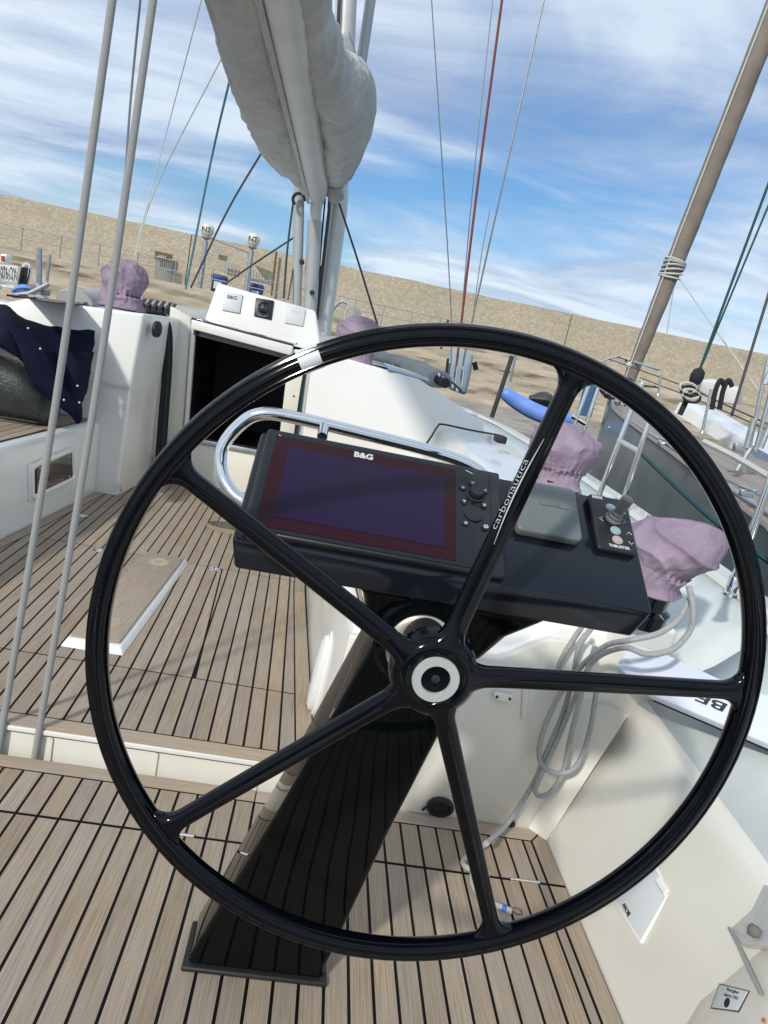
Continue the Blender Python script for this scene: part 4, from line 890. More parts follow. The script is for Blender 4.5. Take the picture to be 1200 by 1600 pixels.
w3 = PY(864, 768, 3.15); winch((w3.x, 3.15, .965), .130, .285, (0, 0, 1), 'purple covered winch standing behind the grey console cover', 3, base_h=.02, skirt=.9)
winch((1.062, 2.11, .762), .112, .235, (.10, -.10, 1), 'nearest winch with large slouching purple cover and black drum right of the console', 4, base_h=.109, lean=(.085, -.03), skirt=.96, bulb=1.2)
mk('winch_base', merge([lathe([(.128, 0), (.13, .03), (.118, .07), (.112, .10)], (1.045, 1.95, .80), n=36)]), PLAST, label='wide black lower drum of the nearest winch carrying grey rope', cat='winch base', smooth=True) if 0 else None

# grey rope coil hanging from the plinth
def rope(name, pts, r, m_, label, cat='rope', k=8, parent=None, n=10):
    return mk(name, tube(catmull(pts, k), r, n), m_, parent, label=label, cat=None if parent else cat, smooth=True)
rc = thing('rope_coil', PY(880, 1100, 1.95), 'coil of thick grey rope hanging from the nearest winch down the cream wall', 'rope')
Q = lambda *a: [PY(x, y, Y) for x, y, Y in a]
rope('loop', Q((1078, 935, 1.80), (1060, 968, 1.78), (1028, 990, 1.78), (985, 1000, 1.80), (945, 1010, 1.88), (905, 1045, 1.95), (872, 1090, 1.98), (848, 1145, 1.99), (843, 1185, 1.99), (858, 1205, 1.97), (885, 1207, 1.95), (905, 1190, 1.94), (922, 1140, 1.93), (935, 1060, 1.92)), .0083, ROPEW, None, parent=rc)
rope('loop', Q((1076, 915, 1.78), (1083, 950, 1.76), (1078, 985, 1.76), (1050, 1015, 1.76), (1010, 1022, 1.78), (975, 1012, 1.80), (930, 1030, 1.90), (905, 1075, 1.96), (882, 1130, 1.98), (860, 1180, 1.985), (838, 1228, 1.97), (842, 1243, 1.96), (860, 1238, 1.96), (880, 1205, 1.96), (892, 1150, 1.94), (912, 1070, 1.92), (930, 1010, 1.92)), .0083, ROPEW, None, parent=rc)
rope('loop', Q((925, 980, 1.98), (905, 1010, 1.98), (895, 1060, 1.99), (878, 1120, 1.995), (850, 1185, 1.995), (838, 1215, 1.99), (815, 1255, 1.98), (790, 1290, 1.96), (760, 1318, 1.80)), .0083, ROPEW, None, parent=rc)
rope('loop', Q((912, 975, 1.99), (880, 1025, 2.0), (868, 1060, 2.0)), .0083, ROPEW, None, parent=rc)
fr_ = [PZ(760, 1318, .03), PZ(742, 1332, .014), PZ(724, 1345, .011), PZ(730, 1356, .022), PZ(748, 1357, .024), PZ(738, 1366, .012), PZ(740, 1385, .011), PZ(755, 1405, .011), PZ(776, 1414, .011), PZ(800, 1424, .011)]
tail = rope('tail_on_floor', fr_, .0083, ROPEW, None, parent=rc)
e1, e0 = fr_[-1], fr_[-2]
mk('whipping', tube([e0.lerp(e1, .35), e0.lerp(e1, .65)], .0089, 12), mat('blue_whipping', (.05, .12, .45), .6), tail, smooth=True)
dd = (e1-e0).normalized(); mk('end_loop', tube([e1+dd*(.012+.014*cos(q))+V((0, 0, .006))+dd.cross(V((0, 0, 1)))*(.011*sin(q)) for q in [i*pi/8 for i in range(16)]], .0014, 5, closed=True), DWIRE, tail)
# two ropes in front at port: mainsheet falls
for (xa, ya, xb, yb, lab) in ((172, -60, 0, 1160, 'left one of two thick grey mainsheet ropes in the foreground'), (236, -60, 55, 1178, 'right one of two thick grey mainsheet ropes in the foreground')):
    A_, B_ = PY(xa+12, ya, 2.1), PY(xb, yb, 2.062); m_ = A_.lerp(B_, .5)+V((.012, .0, 0))
    up_ = A_+(A_-B_).normalized()*.55
    mk('mainsheet_rope', tube(catmull([up_, A_, m_, B_, B_+V((0, 0, -.1))], 12), .0104, 12), ROPE, label=lab, cat='rope', smooth=True)
line('topping_line', [(222, -30, 4), (203, 170, 4), (192, 340, 4)], .006, WIRE, 'thin pale line just left of the right thick rope', 'rope')
# rope tails hanging at the port pod corner
rt = thing('rope_tail_bundle', PY(262, 600, 5.6), 'bundle of black and dark teal rope tails hanging beside the port pod', 'rope')
for k, (x, m_) in enumerate(((-6, RBLK), (-3, RBLK), (0, RBLK), (3, RTEAL), (5, RBLK))):
    rope('rope_tail', [PY(225+x*2, 489, 5.7), PY(242+x, 490-(k > 2), 5.62), PY(254+x, 497, 5.6), PY(261+x, 520, 5.6), PY(262+x*.8, 570, 5.62), PY(256+x*.9, 650, 5.64), PY(250+x, 735, 5.7)], .016, m_, None, parent=rt)
rt2 = thing('rope_tail_bundle', PY(460, 640, 5.6), 'dark green rope tails hanging right of the companionway, behind the wheel', 'rope')
for k, (x, m_) in enumerate(((-3, RBLK), (0, RTEAL), (3, RTEAL))):
    rope('rope_tail', [PY(490+x, 548, 5.75), PY(486+x, 556, 5.7), PY(478+x, 590, 5.7), PY(470+x, 640, 5.72), PY(462+x, 700, 5.76)], .014, m_, None, parent=rt2)
# clutches row on the coachroof
for k, (x, y) in enumerate(((224, 474), (234, 475), (244, 477), (254, 478), (264, 480), (271, 482))):
    p = PY(x, y, 6.15); t = thing('rope_clutch', p, ['leftmost rope clutch', 'second rope clutch from the left', 'third rope clutch from the left', 'fourth rope clutch from the left', 'fifth rope clutch from the left', 'rightmost rope clutch'][k]+' in the black row behind the left purple cover', 'clutch', 'row of rope clutches')
    mk('body', box(p.x-.022, p.x+.022, 6.08, 6.30, p.z-.06, p.z), PLAST, t, bevel=.006); mk('lever', fbox(p+V((0, -.02, .0)), (1, 0, 0), (0, .8, .4), (0, -.4, .8), -.014, .014, -.07, .08, 0, .014), PLAST, t, bevel=.004)
# cable on the starboard coaming with black socket
cb_ = thing('black_cable', PY(720, 680, 4.4), 'thin black cable bent across the white coaming with a black clip', 'cable')
rope('cable', [PY(660, 702, 4.0), PY(674, 682, 4.2), PY(684, 666, 4.45), PY(692, 663, 4.45), PY(735, 672, 4.3), PY(780, 680, 4.1)], .006, RBLK, None, parent=cb_)
mk('clip', merge([box(PY(782, 684, 4.05).x-.03, PY(782, 684, 4.05).x+.03, 4.0, 4.1, PY(782, 692, 4.05).z, PY(782, 680, 4.05).z)]), RUB, cb_, bevel=.01)

# ------------------------------------------------------------------ jacket, bag, shoe
def patch(name, grid, m_, amp, fr, parent=None, thick=.012, sub=5, **k):
    nu, nv = len(grid[0]), len(grid); rows = [catmull(r, sub) for r in grid]; cols = [catmull([r[i] for r in rows], sub) for i in range(len(rows[0]))]
    H_, W_ = len(cols[0]), len(cols); vs = []
    for j in range(H_):
        for i in range(W_):
            v = cols[i][j]; r1 = 1-abs(noise.noise(V((v.x*fr*.6+v.z*fr*.5, v.y*2, v.z*fr*.35-v.x*fr*.4))))*2.2
            vs.append(v+V((0, -amp*(r1*.7+.6*noise.noise(v*fr*1.7)), amp*.3*noise.noise(v*fr*2+V((5, 0, 0))))))
    fs = [(j*W_+i, j*W_+i+1, (j+1)*W_+i+1, (j+1)*W_+i) for j in range(H_-1) for i in range(W_-1)]
    return mk(name, (vs, fs), m_, parent, smooth=True, solid=thick, angle=180, **k)
PYs = lambda *a: [PY(x, y, Y) for x, y, Y in a]
jk = thing('jacket', PY(80, 600, 4.7), 'navy blue jacket with pale snap buttons draped over the grey bag', 'jacket')
patch('body', [PYs((-120, 470, 4.9), (-30, 476, 4.85), (10, 480, 4.8), (40, 500, 4.85), (90, 512, 4.9), (148, 517, 4.92)),
              PYs((-120, 500, 4.6), (-30, 505, 4.5), (12, 510, 4.45), (50, 530, 4.55), (95, 545, 4.7), (146, 550, 4.85)),
              PYs((-120, 520, 4.5), (-30, 525, 4.32), (15, 532, 4.28), (60, 565, 4.42), (100, 585, 4.6), (136, 590, 4.8)),
              PYs((-120, 528, 4.5), (-30, 530, 4.30), (30, 560, 4.26), (72, 605, 4.38), (100, 620, 4.5), (128, 625, 4.72))], NAVY, .045, 9, jk)
patch('front_placket', [PYs((12, 508, 4.38), (30, 512, 4.40), (52, 516, 4.45)), PYs((30, 545, 4.26), (50, 548, 4.28), (72, 552, 4.34)), PYs((48, 590, 4.26), (70, 590, 4.27), (92, 596, 4.32)), PYs((80, 625, 4.30), (98, 622, 4.3), (116, 622, 4.36)), PYs((108, 646, 4.34), (120, 640, 4.34), (127, 634, 4.42)), PYs((120, 662, 4.38), (124, 660, 4.38), (127, 655, 4.40))], NAVY, .008, 14, jk)
patch('sleeve', [PYs((100, 545, 4.62), (125, 548, 4.66), (146, 550, 4.74)), PYs((98, 585, 4.52), (120, 592, 4.52), (140, 590, 4.68)), PYs((100, 612, 4.46), (118, 620, 4.46), (134, 618, 4.6)), PYs((110, 634, 4.44), (120, 638, 4.42), (130, 630, 4.5))], NAVY, .03, 13, jk)
for x, y, Y in ((44, 513, 4.37), (63, 545, 4.25), (121, 603, 4.40), (100, 625, 4.24), (124, 629, 4.36)): mk('snap_button', lathe([(.007, 0), (.006, .003), (.003, .004)], PY(x, y, Y), (0, -1, .2), n=12), GALV, jk, smooth=True)
bg_ = thing('leather_bag', PY(30, 600, 4.5), 'soft dark grey leather bag lying on the port seat under the navy jacket', 'bag')
rr = []
bz0 = .60
for x, wd, hh in ((-2.75, .10, .12), (-2.7, .16, .25), (-2.3, .21, .36), (-1.98, .21, .36), (-1.76, .19, .30), (-1.66, .15, .18), (-1.62, .09, .09)):
    ring = []
    for j in range(20):
        q = 2*pi*j/20; cx, cy = cos(q), sin(q); s_ = lambda a: (abs(a)**.55)*(1 if a > 0 else -1); ring.append(V((x, 4.48+s_(cx)*wd, bz0+hh*.5+s_(cy)*hh*.5)))
    rr.append(ring)
rr = [[crumple(v, .02, 6) if v.z > .62 else v for v in r] for r in rr]
g = loft([[catmull([r[j] for r in rr], 5)[i] for j in range(20)] for i in range(31)])
mk('body', g, LEATH, bg_, smooth=True, angle=180)
mk('base_seam', tube([(-2.7, 4.29, .615), (-1.9, 4.28, .613), (-1.66, 4.33, .612), (-1.61, 4.42, .612)], .008, 7), RUB, bg_, smooth=True)
shp = PZ(366, 832, ZC); so_ = thing('shoe', shp, 'olive grey canvas shoe with tan sole on the teak, half hidden by the console', 'shoe')
def sring(s, y, z): return [shp+V((s*.045*cos(q)*(1), y*0+(-.0)+0, 0))+V((0, .0, 0)) for q in ()]
so_n = 24
def shoe_outline(k, z): return [V((shp.x-.04+.14*k*cos(q)*(1 if cos(q) > 0 else 1.0), shp.y+.05*k*sin(q)*(1+.12*cos(q)), z)) for q in [2*pi*j/so_n for j in range(so_n)]]
mk('sole', loft([shoe_outline(1, ZC), shoe_outline(1.03, ZC+.012), shoe_outline(1.0, ZC+.028)]), SOLE, so_, smooth=True)
mk('upper', loft([shoe_outline(.96, ZC+.028), shoe_outline(.93, ZC+.045)]+[[V((shp.x+.0+(.11-.03*i)*cos(q), shp.y+(.042-.004*i)*sin(q), ZC+.045+.012*i)) for q in [2*pi*j/so_n for j in range(so_n)]] for i in range(1, 4)]), SHOE, so_, smooth=True)

# winch handle pocket style flat white fender on seat front, seen left of pedestal
pc = [PX(470, 1060, .20)]
sp_ = thing('speaker_cover', PY(505, 1060, 2.35), 'flat oval white cover fixed on the seat front left of the pedestal', 'cover')
ctr = V((.155, 2.44, .235)); 
mk('cover_disc', lathe([(.062, 0), (.066, .006), (.064, .018), (.055, .026), (.001, .030)], ctr, (-1, -.06, .05), n=36, sx=2.3), mat('white_foam', (.75, .76, .75), .7, bump=.4, bs=200, var=.03), sp_, smooth=True)
mk('rim_ring', lathe([(.074, -.012), (.076, .0), (.072, .006), (.066, .004)], ctr, (-1, -.06, .05), n=36, sx=2.25), GEL, sp_, smooth=True)

# ------------------------------------------------------------------ pedestal and console
ca, sa = cos(radians(35)), sin(radians(35))
CO = V((.225, 1.02, 1.100)); cu, cv_, cn = V((1, 0, 0)), V((0, ca, sa)), V((0, -sa, ca))
con = thing('steering_console', CO, 'glossy dark steering console with chart plotter on top of the slanting pedestal', 'console')
hw = .3275; dp = .238
def cs(u, v, h): return CO+cu*u+cv_*v+cn*h
# body: top panel with tapering underside
top = [cs(-hw, 0, 0), cs(hw, 0, 0), cs(hw, dp, 0), cs(-hw, dp, 0)]
low = [cs(-hw, 0, 0)+V((.010, .004, -.047)), cs(hw, 0, 0)+V((-.022, .004, -.047)), cs(hw, dp, 0)+V((-.02, 0, -.10)), cs(-hw, dp, 0)+V((.01, 0, -.10))]
mk('console_body', loft([low, top]), CONS, con, bevel=.006, seg=4)
# neck housing
nk = [[V((.085, 1.026, 1.062)), V((.405, 1.026, 1.062)), V((.42, 1.2, 1.10)), V((.07, 1.2, 1.10))],
      [V((.105, 1.032, 1.045)), V((.385, 1.032, 1.045)), V((.40, 1.2, 1.06)), V((.09, 1.2, 1.06))],
      [V((.118, 1.052, 1.005)), V((.345, 1.052, 1.008)), V((.36, 1.2, .99)), V((.12, 1.2, .99))],
      [V((.135, 1.060, .955)), V((.310, 1.060, .955)), V((.32, 1.2, .92)), V((.145, 1.2, .92))]]
mk('neck_housing', loft(nk), COLM, con, bevel=.012, seg=4)
# slanting column
q0, q1, q2 = PZ(290, 1508, .012), PZ(506, 1534, .012), PZ(306, 1442, .012)
base = [V((q0.x, q0.y, .012)), V((q1.x, q0.y, .012)), V((q1.x-.012, q2.y, .012)), V((q2.x, q2.y, .012))]
r2 = [V((q0.x+.010, q0.y-.004, .05)), V((q1.x-.002, q0.y-.004, .05)), V((q1.x-.014, q2.y-.008, .06)), V((q2.x+.006, q2.y-.008, .06))]
mid = [V((.045, 1.205, .52)), V((.268, 1.205, .52)), V((.26, 1.345, .54)), V((.050, 1.345, .54))]
tp = [V((.138, 1.062, .945)), V((.312, 1.062, .945)), V((.31, 1.20, .955)), V((.136, 1.20, .955))]
tp2 = [V((.150, 1.070, 1.02)), V((.300, 1.070, 1.02)), V((.30, 1.20, 1.02)), V((.15, 1.20, 1.02))]
mk('column', loft([base, r2, mid, tp, tp2]), COLM, con, bevel=.014, seg=5)
mk('base_flange', loft([[p+d for p, d in zip(base, (V((-.009, -.008, -.011)), V((.009, -.008, -.011)), V((.009, .008, -.011)), V((-.009, .008, -.011))))], [p+d for p, d in zip(base, (V((-.008, -.007, .001)), V((.008, -.007, .001)), V((.008, .007, .001)), V((-.008, .007, .001))))]]), RUB, con, bevel=.004)
mk('bearing_boss', lathe([(.076, -.05), (.076, -.004), (.070, .003), (.058, .004), (.054, .000)], (.209, 1.030, .982), (0, -1, 0), n=64), COLM, con, smooth=True)
mk('bearing_disc', lathe([(.055, -.01), (.055, .004), (.048, .008), (.036, .009), (.034, .05)], (.209, 1.030, .976), (0, -1, 0), n=64), CHAMP, con, smooth=True)
# plotter
pl = mk('chart_plotter', fbox(CO, cu, cv_, cn, -hw+.012, .085, .008, dp-.004, 0, .014), PLAST, con, bevel=.004)
mk('glass_front', rbox(CO, cu, cv_, cn, -.148+.012+.0, .120, .345, .215, .004, .0142, .0155), CONS, pl)
mk('screen_border', fbox(CO, cu, cv_, cn, -.299, .006, .020, .218, .0157, .0162), SCRB, pl)
mk('screen', fbox(CO, cu, cv_, cn, -.276, -.012, .042, .196, .0163, .0168), SCRG, pl)
text('B&G', cs(-.152, .2075, .0164), cu, cv_, .017, PRINT, pl, 'lettering', th=.0002, bold=.0007, shear=0)
kx = .040
mk('rotary_knob', lathe([(.013, 0), (.013, .010), (.0115, .013), (.001, .0135)], cs(kx, .168, .0155), cn, n=28), PLAST, pl, smooth=True)
mk('knob_ring', lathe([(.0165, 0), (.0165, .0015), (.014, .002)], cs(kx, .168, .0155), cn, n=28), RUB, pl)
mk('direction_pad', lathe([(.0165, 0), (.0165, .002), (.012, .003), (.001, .0025)], cs(kx-.004, .124, .0155), cn, n=28), PLAST, pl, smooth=True)
for (du, dv, tt) in ((-.005, .192, '\u2261'), (-.022, .178, 'o'), (.016, .180, '<'), (-.020, .147, 'v'), (.014, .147, 'x'), (-.018, .100, 'o'), (.015, .099, '\u00d8')):
    b_ = mk('key', lathe([(.0062, 0), (.0062, .0018), (.004, .0022)], cs(kx+du, dv, .0155), cn, n=14), PLAST, pl, smooth=True); text(tt, cs(kx+du, dv, .0182), cu, cv_, .010, PRINT, b_, 'key_symbol', th=.0001, bold=.0002)
mk('panel_seam', fbox(CO, cu, cv_, cn, .0665, .0672, .012, .23, .0156, .0160), RUB, pl)
for u, v in ((.030, .219), (.056, .012), (-.29, .217)): mk('corner_mark', fbox(cs(u, v, .0158), cu+cv_*-.5, cv_+cu*.5, cn, -.006, .006, -.0006, .0006, 0, .0003), PRINT, pl)
# grey cover
gc = mk('grey_sun_cover', rbox(CO, cu, cv_, cn, .164, .168, .112, .118, .010, 0, .017), GCOV, con, bevel=.004, seg=3)
mk('cover_skirt', rbox(CO, cu, cv_, cn, .164, .168, .108, .114, .010, 0, .006), RUB, con)
mk('embossed_badge', rbox(CO, cu, cv_, cn, .178, .178, .052, .010, .004, .0172, .0182), GCOV, gc)
text('B&G', cs(.178, .178, .0183), cu, cv_, .010, GCOV, gc, 'lettering', th=.0003, bold=.0003)
# thruster panel
tpn = mk('thruster_panel', rbox(CO, cu, cv_, cn, .282, .168, .070, .124, .007, 0, .011), PLAST, con, bevel=.003, seg=3)
for v, m_ in ((.203, BTNB), (.151, BTNT), (.130, BTNR)):
    bb = mk('button', lathe([(.0092, 0), (.0092, .0012), (.0078, .0018)], cs(.284, v, .011), cn, n=24), BTNRIM, tpn); mk('button_cap', lathe([(.0072, .0016), (.0068, .0026), (.001, .003)], cs(.284, v, .011), cn, n=24), m_, bb, smooth=True)
js = mk('joystick_boot', lathe([(.0145, 0), (.015, .004), (.012, .006), (.0128, .010), (.0095, .0125), (.0105, .016), (.007, .019), (.0082, .023), (.006, .026)], cs(.283, .176, .011), cn+cu*.12+cv_*.1, n=28), GRUB, tpn, smooth=True)
mk('joystick_knob', lathe([(.0065, .024), (.0095, .027), (.0105, .047), (.0098, .0495), (.001, .0505)], cs(.283, .176, .011), cn+cu*.12+cv_*.1, n=28), GRUB, js, smooth=True)
for s_, u, v in (('<', .262, .173), ('>', .304, .176), ('^', .308, .150), ('v', .308, .128)): 
    a_ = {'<': ((.003, .004), (-.003, 0), (.003, -.004)), '>': ((-.003, .004), (.003, 0), (-.003, -.004)), '^': ((-.004, -.002), (0, .003), (.004, -.002)), 'v': ((-.004, .003), (0, -.002), (.004, .003))}[s_]
    mk('arrow_mark', tube([cs(u+x*1.1, v+y*1.1, .0114) for x, y in a_], .0006, 4), PRINT, tpn)
text('MAX', cs(.262, .2225, .0112), cu, cv_, .0085, PRINT, tpn, 'lettering', th=.0002, bold=.0004); text('THRUSTER', cs(.285, .1155, .0112), cu, cv_, .0075, PRINT, tpn, 'lettering', th=.0002, bold=.0003)
text('ON', cs(.305, .196, .0112), cu, cv_, .007, PRINT, tpn, 'lettering', th=.0002, bold=.0002)
# chrome grab rail
rp = [cs(-hw+.012, .02, -.030), cs(-hw-.008, .035, -.022), V((-.135, 1.235, 1.118)), V((-.160, 1.25, 1.145)), V((-.168, 1.262, 1.185)), V((-.150, 1.268, 1.225)), V((-.118, 1.268, 1.256)), V((-.06, 1.265, 1.264)), V((.10, 1.262, 1.258)), V((.20, 1.262, 1.252)), V((.27, 1.262, 1.240)), V((.32, 1.25, 1.215))]
rp[0] = V((-.085, 1.20, 1.105)); rp[1] = V((-.105, 1.222, 1.106))
mk('grab_rail', tube(catmull(rp, 8), .0115, 16), CHR, con, smooth=True)
mk('rail_foot', tube([V((.0, 1.262, 1.262)), V((.0, 1.225, 1.245))], .009, 12), CHR, con, smooth=True)

# ------------------------------------------------------------------ steering wheel
WC = V((.209, .904, .995)); RW = .451
sw_ = thing('ship_helm', WC, 'large five-spoke glossy black steering wheel on the starboard pedestal', 'wheel')
cyc = V((0, -1, 0))
def wp(r, th, d=0): return WC+V((cos(th)*r, -d, sin(th)*r))     # d towards the helmsman
# rim: rounded, slightly lobed section
sec = []
for j in range(28):
    q = 2*pi*j/28; rr_ = .0149*(1+.05*cos(3*q+.6)-.03*cos(2*q)); sec.append((rr_*cos(q), rr_*sin(q)))
NR = 240; vs = [wp(RW+a, 2*pi*i/NR, b) for i in range(NR) for a, b in sec]; n = len(sec)
fs = [(i*n+j, i*n+(j+1) % n, ((i+1) % NR)*n+(j+1) % n, ((i+1) % NR)*n+j) for i in range(NR) for j in range(n)]
rim = mk('rim', (vs, fs), BLK, sw_, smooth=True, angle=180)
for s in (.0138, -.0138):   # fine seam ridges of the laminated rim
    mk('rim_ridge', tube([wp(RW+s*.66, 2*pi*i/120, .0103) for i in range(120)], .0035, 8, closed=True), BLK, rim, smooth=True)
spa = [1.368-k*2*pi/5 for k in range(5)]
w0_ = .0150
def halfw(r, s36=sin(pi/5), c36=cos(pi/5)):
    wd = w0_-.0022*min(1, max(0, (r-.08)/.3)); rho = .041; d = (rho+w0_)/s36; rtn = d*c36; h = wd
    if r < rtn: h = max(h, d*s36-sqrt(max(0, rho*rho-(r-rtn)**2)))
    rho2 = .027; re = RW-.012
    if r > re-rho2: h = max(h, wd+rho2-sqrt(max(0, rho2*rho2-(r-(re-rho2))**2)))
    return h
for k, th in enumerate(spa):
    rings = []; 
    rs = [.034+i*.004 for i in range(16)]+[.10+i*.02 for i in range(15)]+[.40, .406, .412, .418, .424, .430, .435, .440]
    rs = sorted(set(round(r, 4) for r in rs))
    for r in rs:
        h = halfw(r); h = min(h, r*math.tan(pi/5)+.002 if r < .06 else h); dt = .0105+.006*math.exp(-((r-.03)/.035)**2) if r < .38 else .0105+.002*(r-.38)/.06
        off = .004*math.exp(-((r-.03)/.05)**2)
        ring = []
        for j in range(20):
            q = 2*pi*j/20; cx, cy = cos(q), sin(q); e = .75
            a = h*abs(cx)**e*(1 if cx > 0 else -1); b = dt*abs(cy)**e*(1 if cy > 0 else -1)+off
            ring.append(WC+V((cos(th)*r-sin(th)*a, -b, sin(th)*r+cos(th)*a)))
        rings.append(ring)
    sp1 = mk('spoke', loft(rings), BLK, sw_, smooth=True, angle=180)
    mk('spoke_ridge', tube([wp(.085+i*.02, th, .0112) for i in range(17)], lambda t: .0035*sin(pi*min(1, max(.05, t)))+.0012, 6), BLK, sp1, smooth=True)
mk('hub', lathe([(.062, -.018), (.060, .008), (.052, .017), (.046, .020), (.040, .0195), (.034, .018), (.031, .018)], WC, (0, -1, 0), n=72), BLK, sw_, smooth=True)
mk('shaft', lathe([(.034, -.14), (.034, -.018)], WC, (0, -1, 0), n=32), RUB, sw_, smooth=True)
mk('silver_ring', lathe([(.0325, .010), (.0325, .0215), (.0318, .0225), (.0205, .0225), (.0198, .020), (.0195, .008)], WC, (0, -1, 0), n=64), SILV, sw_, smooth=True)
hb = mk('centre_nut', merge([lathe([(.0192, .006), (.0185, .014), (.016, .0175), (.012, .012), (.0105, .014), (.008, .013)], WC, (0, -1, 0), n=40), lathe([(.007, .008), (.0065, .019), (.004, .020), (.001, .0205)], WC, (0, -1, 0), n=6)]), PLAST, sw_, smooth=True)
# king-spoke band
bth = atan2(.439, -.164)
bp_ = PY(483, 557, .904); bth = atan2(bp_.z-WC.z, bp_.x-WC.x)
bv = [wp(RW+a*1.045, bth-.030+.060*i/8, b*1.045) for i in range(9) for a, b in sec]
fs = [(i*n+j, i*n+(j+1) % n, (i+1)*n+(j+1) % n, (i+1)*n+j) for i in range(8) for j in range(n)]
mk('marker_band', (bv, fs), LCOV, rim, smooth=True, angle=180)
# lettering along the upper right spoke
th = spa[0]; su = V((cos(th), 0, sin(th))); sv_ = V((-sin(th), 0, cos(th)))
text('carbonautica', wp(.268, th, .0085)+sv_*.0128, su, (sv_*.55+V((0, -.83, 0)).normalized()*-.6).normalized() if 0 else sv_*.8+V((0, .6, 0)), .0118, PRINT, sw_, 'lettering', th=.0002, bold=-.0002, sx=1.65)
pa = [wp(.20+.15*i/16, th, .0113)+sv_*(.0035+.0045*sin(pi*i/16*.9+.2)*(1 if i < 99 else 0)) for i in range(17)]
mk('swoosh', tube(pa, lambda t: .0003+.0008*sin(pi*min(1, max(0, t))), 5), PRINT, sw_)

# ------------------------------------------------------------------ stanchions and lifelines on our starboard side
def stanch(foot, topp, label, r=.0125):
    t = thing('stanchion', foot, label, 'stanchion')
    mk('tube', tube([foot, topp], r, 14), CHR, t, smooth=True); mk('foot_socket', lathe([(r*2.0, -.006), (r*1.9, .004), (r*1.45, .008), (r*1.4, .055), (r*1.1, .06)], foot, (V(topp)-V(foot)), n=18), CHR, t, smooth=True)
    mk('top_cap', lathe([(r*1.05, -.01), (r*1.05, .01), (r*.6, .018), (.001, .02)], topp, (V(topp)-V(foot)), n=14), CHR, t, smooth=True)
f1 = PZ(1140, 928, .885); stanch(f1, f1+V((.02, 0, .62)), 'nearest chrome stanchion at the right edge, standing on the white rail')
gy1 = 3.55
gA, gAt = PY(926, 800, gy1), PY(1002, 600, gy1); stanch(gA, gAt, 'leaning left tube of the near stanchion pair above the joystick', .013)
gB, gBt = PY(968, 800, gy1-.1), PY(1020, 640, gy1-.1); stanch(gB, gBt, 'upright right tube of the near stanchion pair above the joystick', .013)
mk('gate_brace', tube([PY(966, 687, gy1), PY(1000, 706, gy1-.1)], .012, 10), CHR, label='short chrome crossbar joining the near stanchion pair', cat='brace', smooth=True)
gy2 = 7.2
stanch(PY(886, 695, gy2), PY(922, 596, gy2), 'left tube of the far stanchion pair by the blue post', .02); stanch(PY(903, 700, gy2), PY(940, 590, gy2), 'right tube of the far stanchion pair by the blue post', .02)
mk('gate_brace', tube([PY(893, 650, gy2), PY(915, 663, gy2)], .022, 8), CHR, label='lower chrome crossbar joining the far stanchion pair', cat='brace', smooth=True)
mk('gate_brace', tube([PY(922, 592, gy2), PY(950, 604, gy2)], .035, 8), CHR, label='upper thick chrome crossbar on the far stanchion pair', cat='brace', smooth=True)
line('lifeline', [(1002, 603, 3.55), (1100, 800, 2.6), (1190, 960, 2.2)][:1]+[(1010, 712, 3.4), (1130, 800, 2.8), (1220, 870, 2.4)][1:], .004, WIRE, 'thin wire lifeline along our starboard rail before the grey hull', 'wire') if 0 else None
# ------------------------------------------------------------------ rigging lines of our boat
for pts, r, m_, lab in (
    ([(713, 572, 7.4), (745, 300, 7.4), (787, -20, 7.4)], .013, RRED, 'red rope rising beside the right shrouds'),
    ([(723, 572, 7.6), (738, 500, 7.6), (852, -10, 7.6)], .010, WIRE, 'rightmost bare shroud wire, right of the red rope'),
    ([(705, 570, 8.2), (703, 450, 8.2), (673, -20, 8.2)], .007, WIRE, 'thin backwards-leaning wire left of the red rope'),
    ([(716, 560, 8.0), (738, 300, 8), (772, -20, 8.0)], .006, WIRE, 'thin wire hugging the left side of the red rope'),
    ([(290, 452, 9), (330, 250, 9), (362, 112, 8.2)], .013, RBLUE, 'blue-green rope under the grey sail bag'),
    ([(298, 450, 9), (355, 330, 9), (417, 225, 8.6)], .012, DWIRE, 'dark line slanting up from the deck to the sail bag foot'),
    ([(205, 420, 10), (245, 290, 10), (352, 80, 9)], .008, RWHT, 'pale thin line slanting towards the sail bag'),
    ([(215, 375, 10), (262, 200, 10), (320, -20, 9)], .007, RWHT, 'steeper pale thin line left of the sail bag'),
    ([(590, 508, 8.4), (560, 410, 8.6), (530, 318, 8.9)], .012, DWIRE, 'dark line running down right from the mast to the deck'),
    ([(350, 445, 8.6), (400, 410, 8.8), (461, 370, 9.2)], .011, DWIRE, 'dark line from the instrument pod up to the vang'),
    ([(443, 466, 9), (450, 380, 9.1), (463, 280, 9.3)], .014, DWIRE, 'dark left halyard beside the vang'),
    ([(450, 468, 9), (458, 420, 9.1), (466, 360, 9.3)], .012, BROWN, 'brown halyard beside the vang'),
    ([(689, 545, 12), (700, 500, 12)], .02, DWIRE, 'short dark post behind the shrouds'),
    ([(738, 500, 12), (752, 400, 12), (765, 330, 12)], .008, WIRE, 'distant thin wire right of the red rope')):
    line('rigging_line', pts, r, m_, lab, 'rope')
for x, y, lab in ((712, 578, 'left chrome turnbuckle at the foot of the red rope'), (722, 583, 'right chrome turnbuckle at the shroud foot')):
    mk('turnbuckle', tube([PY(x+1, y-6, 7.4), PY(x-2, y+20, 7.4)], .022, 8), CHR, label=lab, cat='turnbuckle', smooth=True)
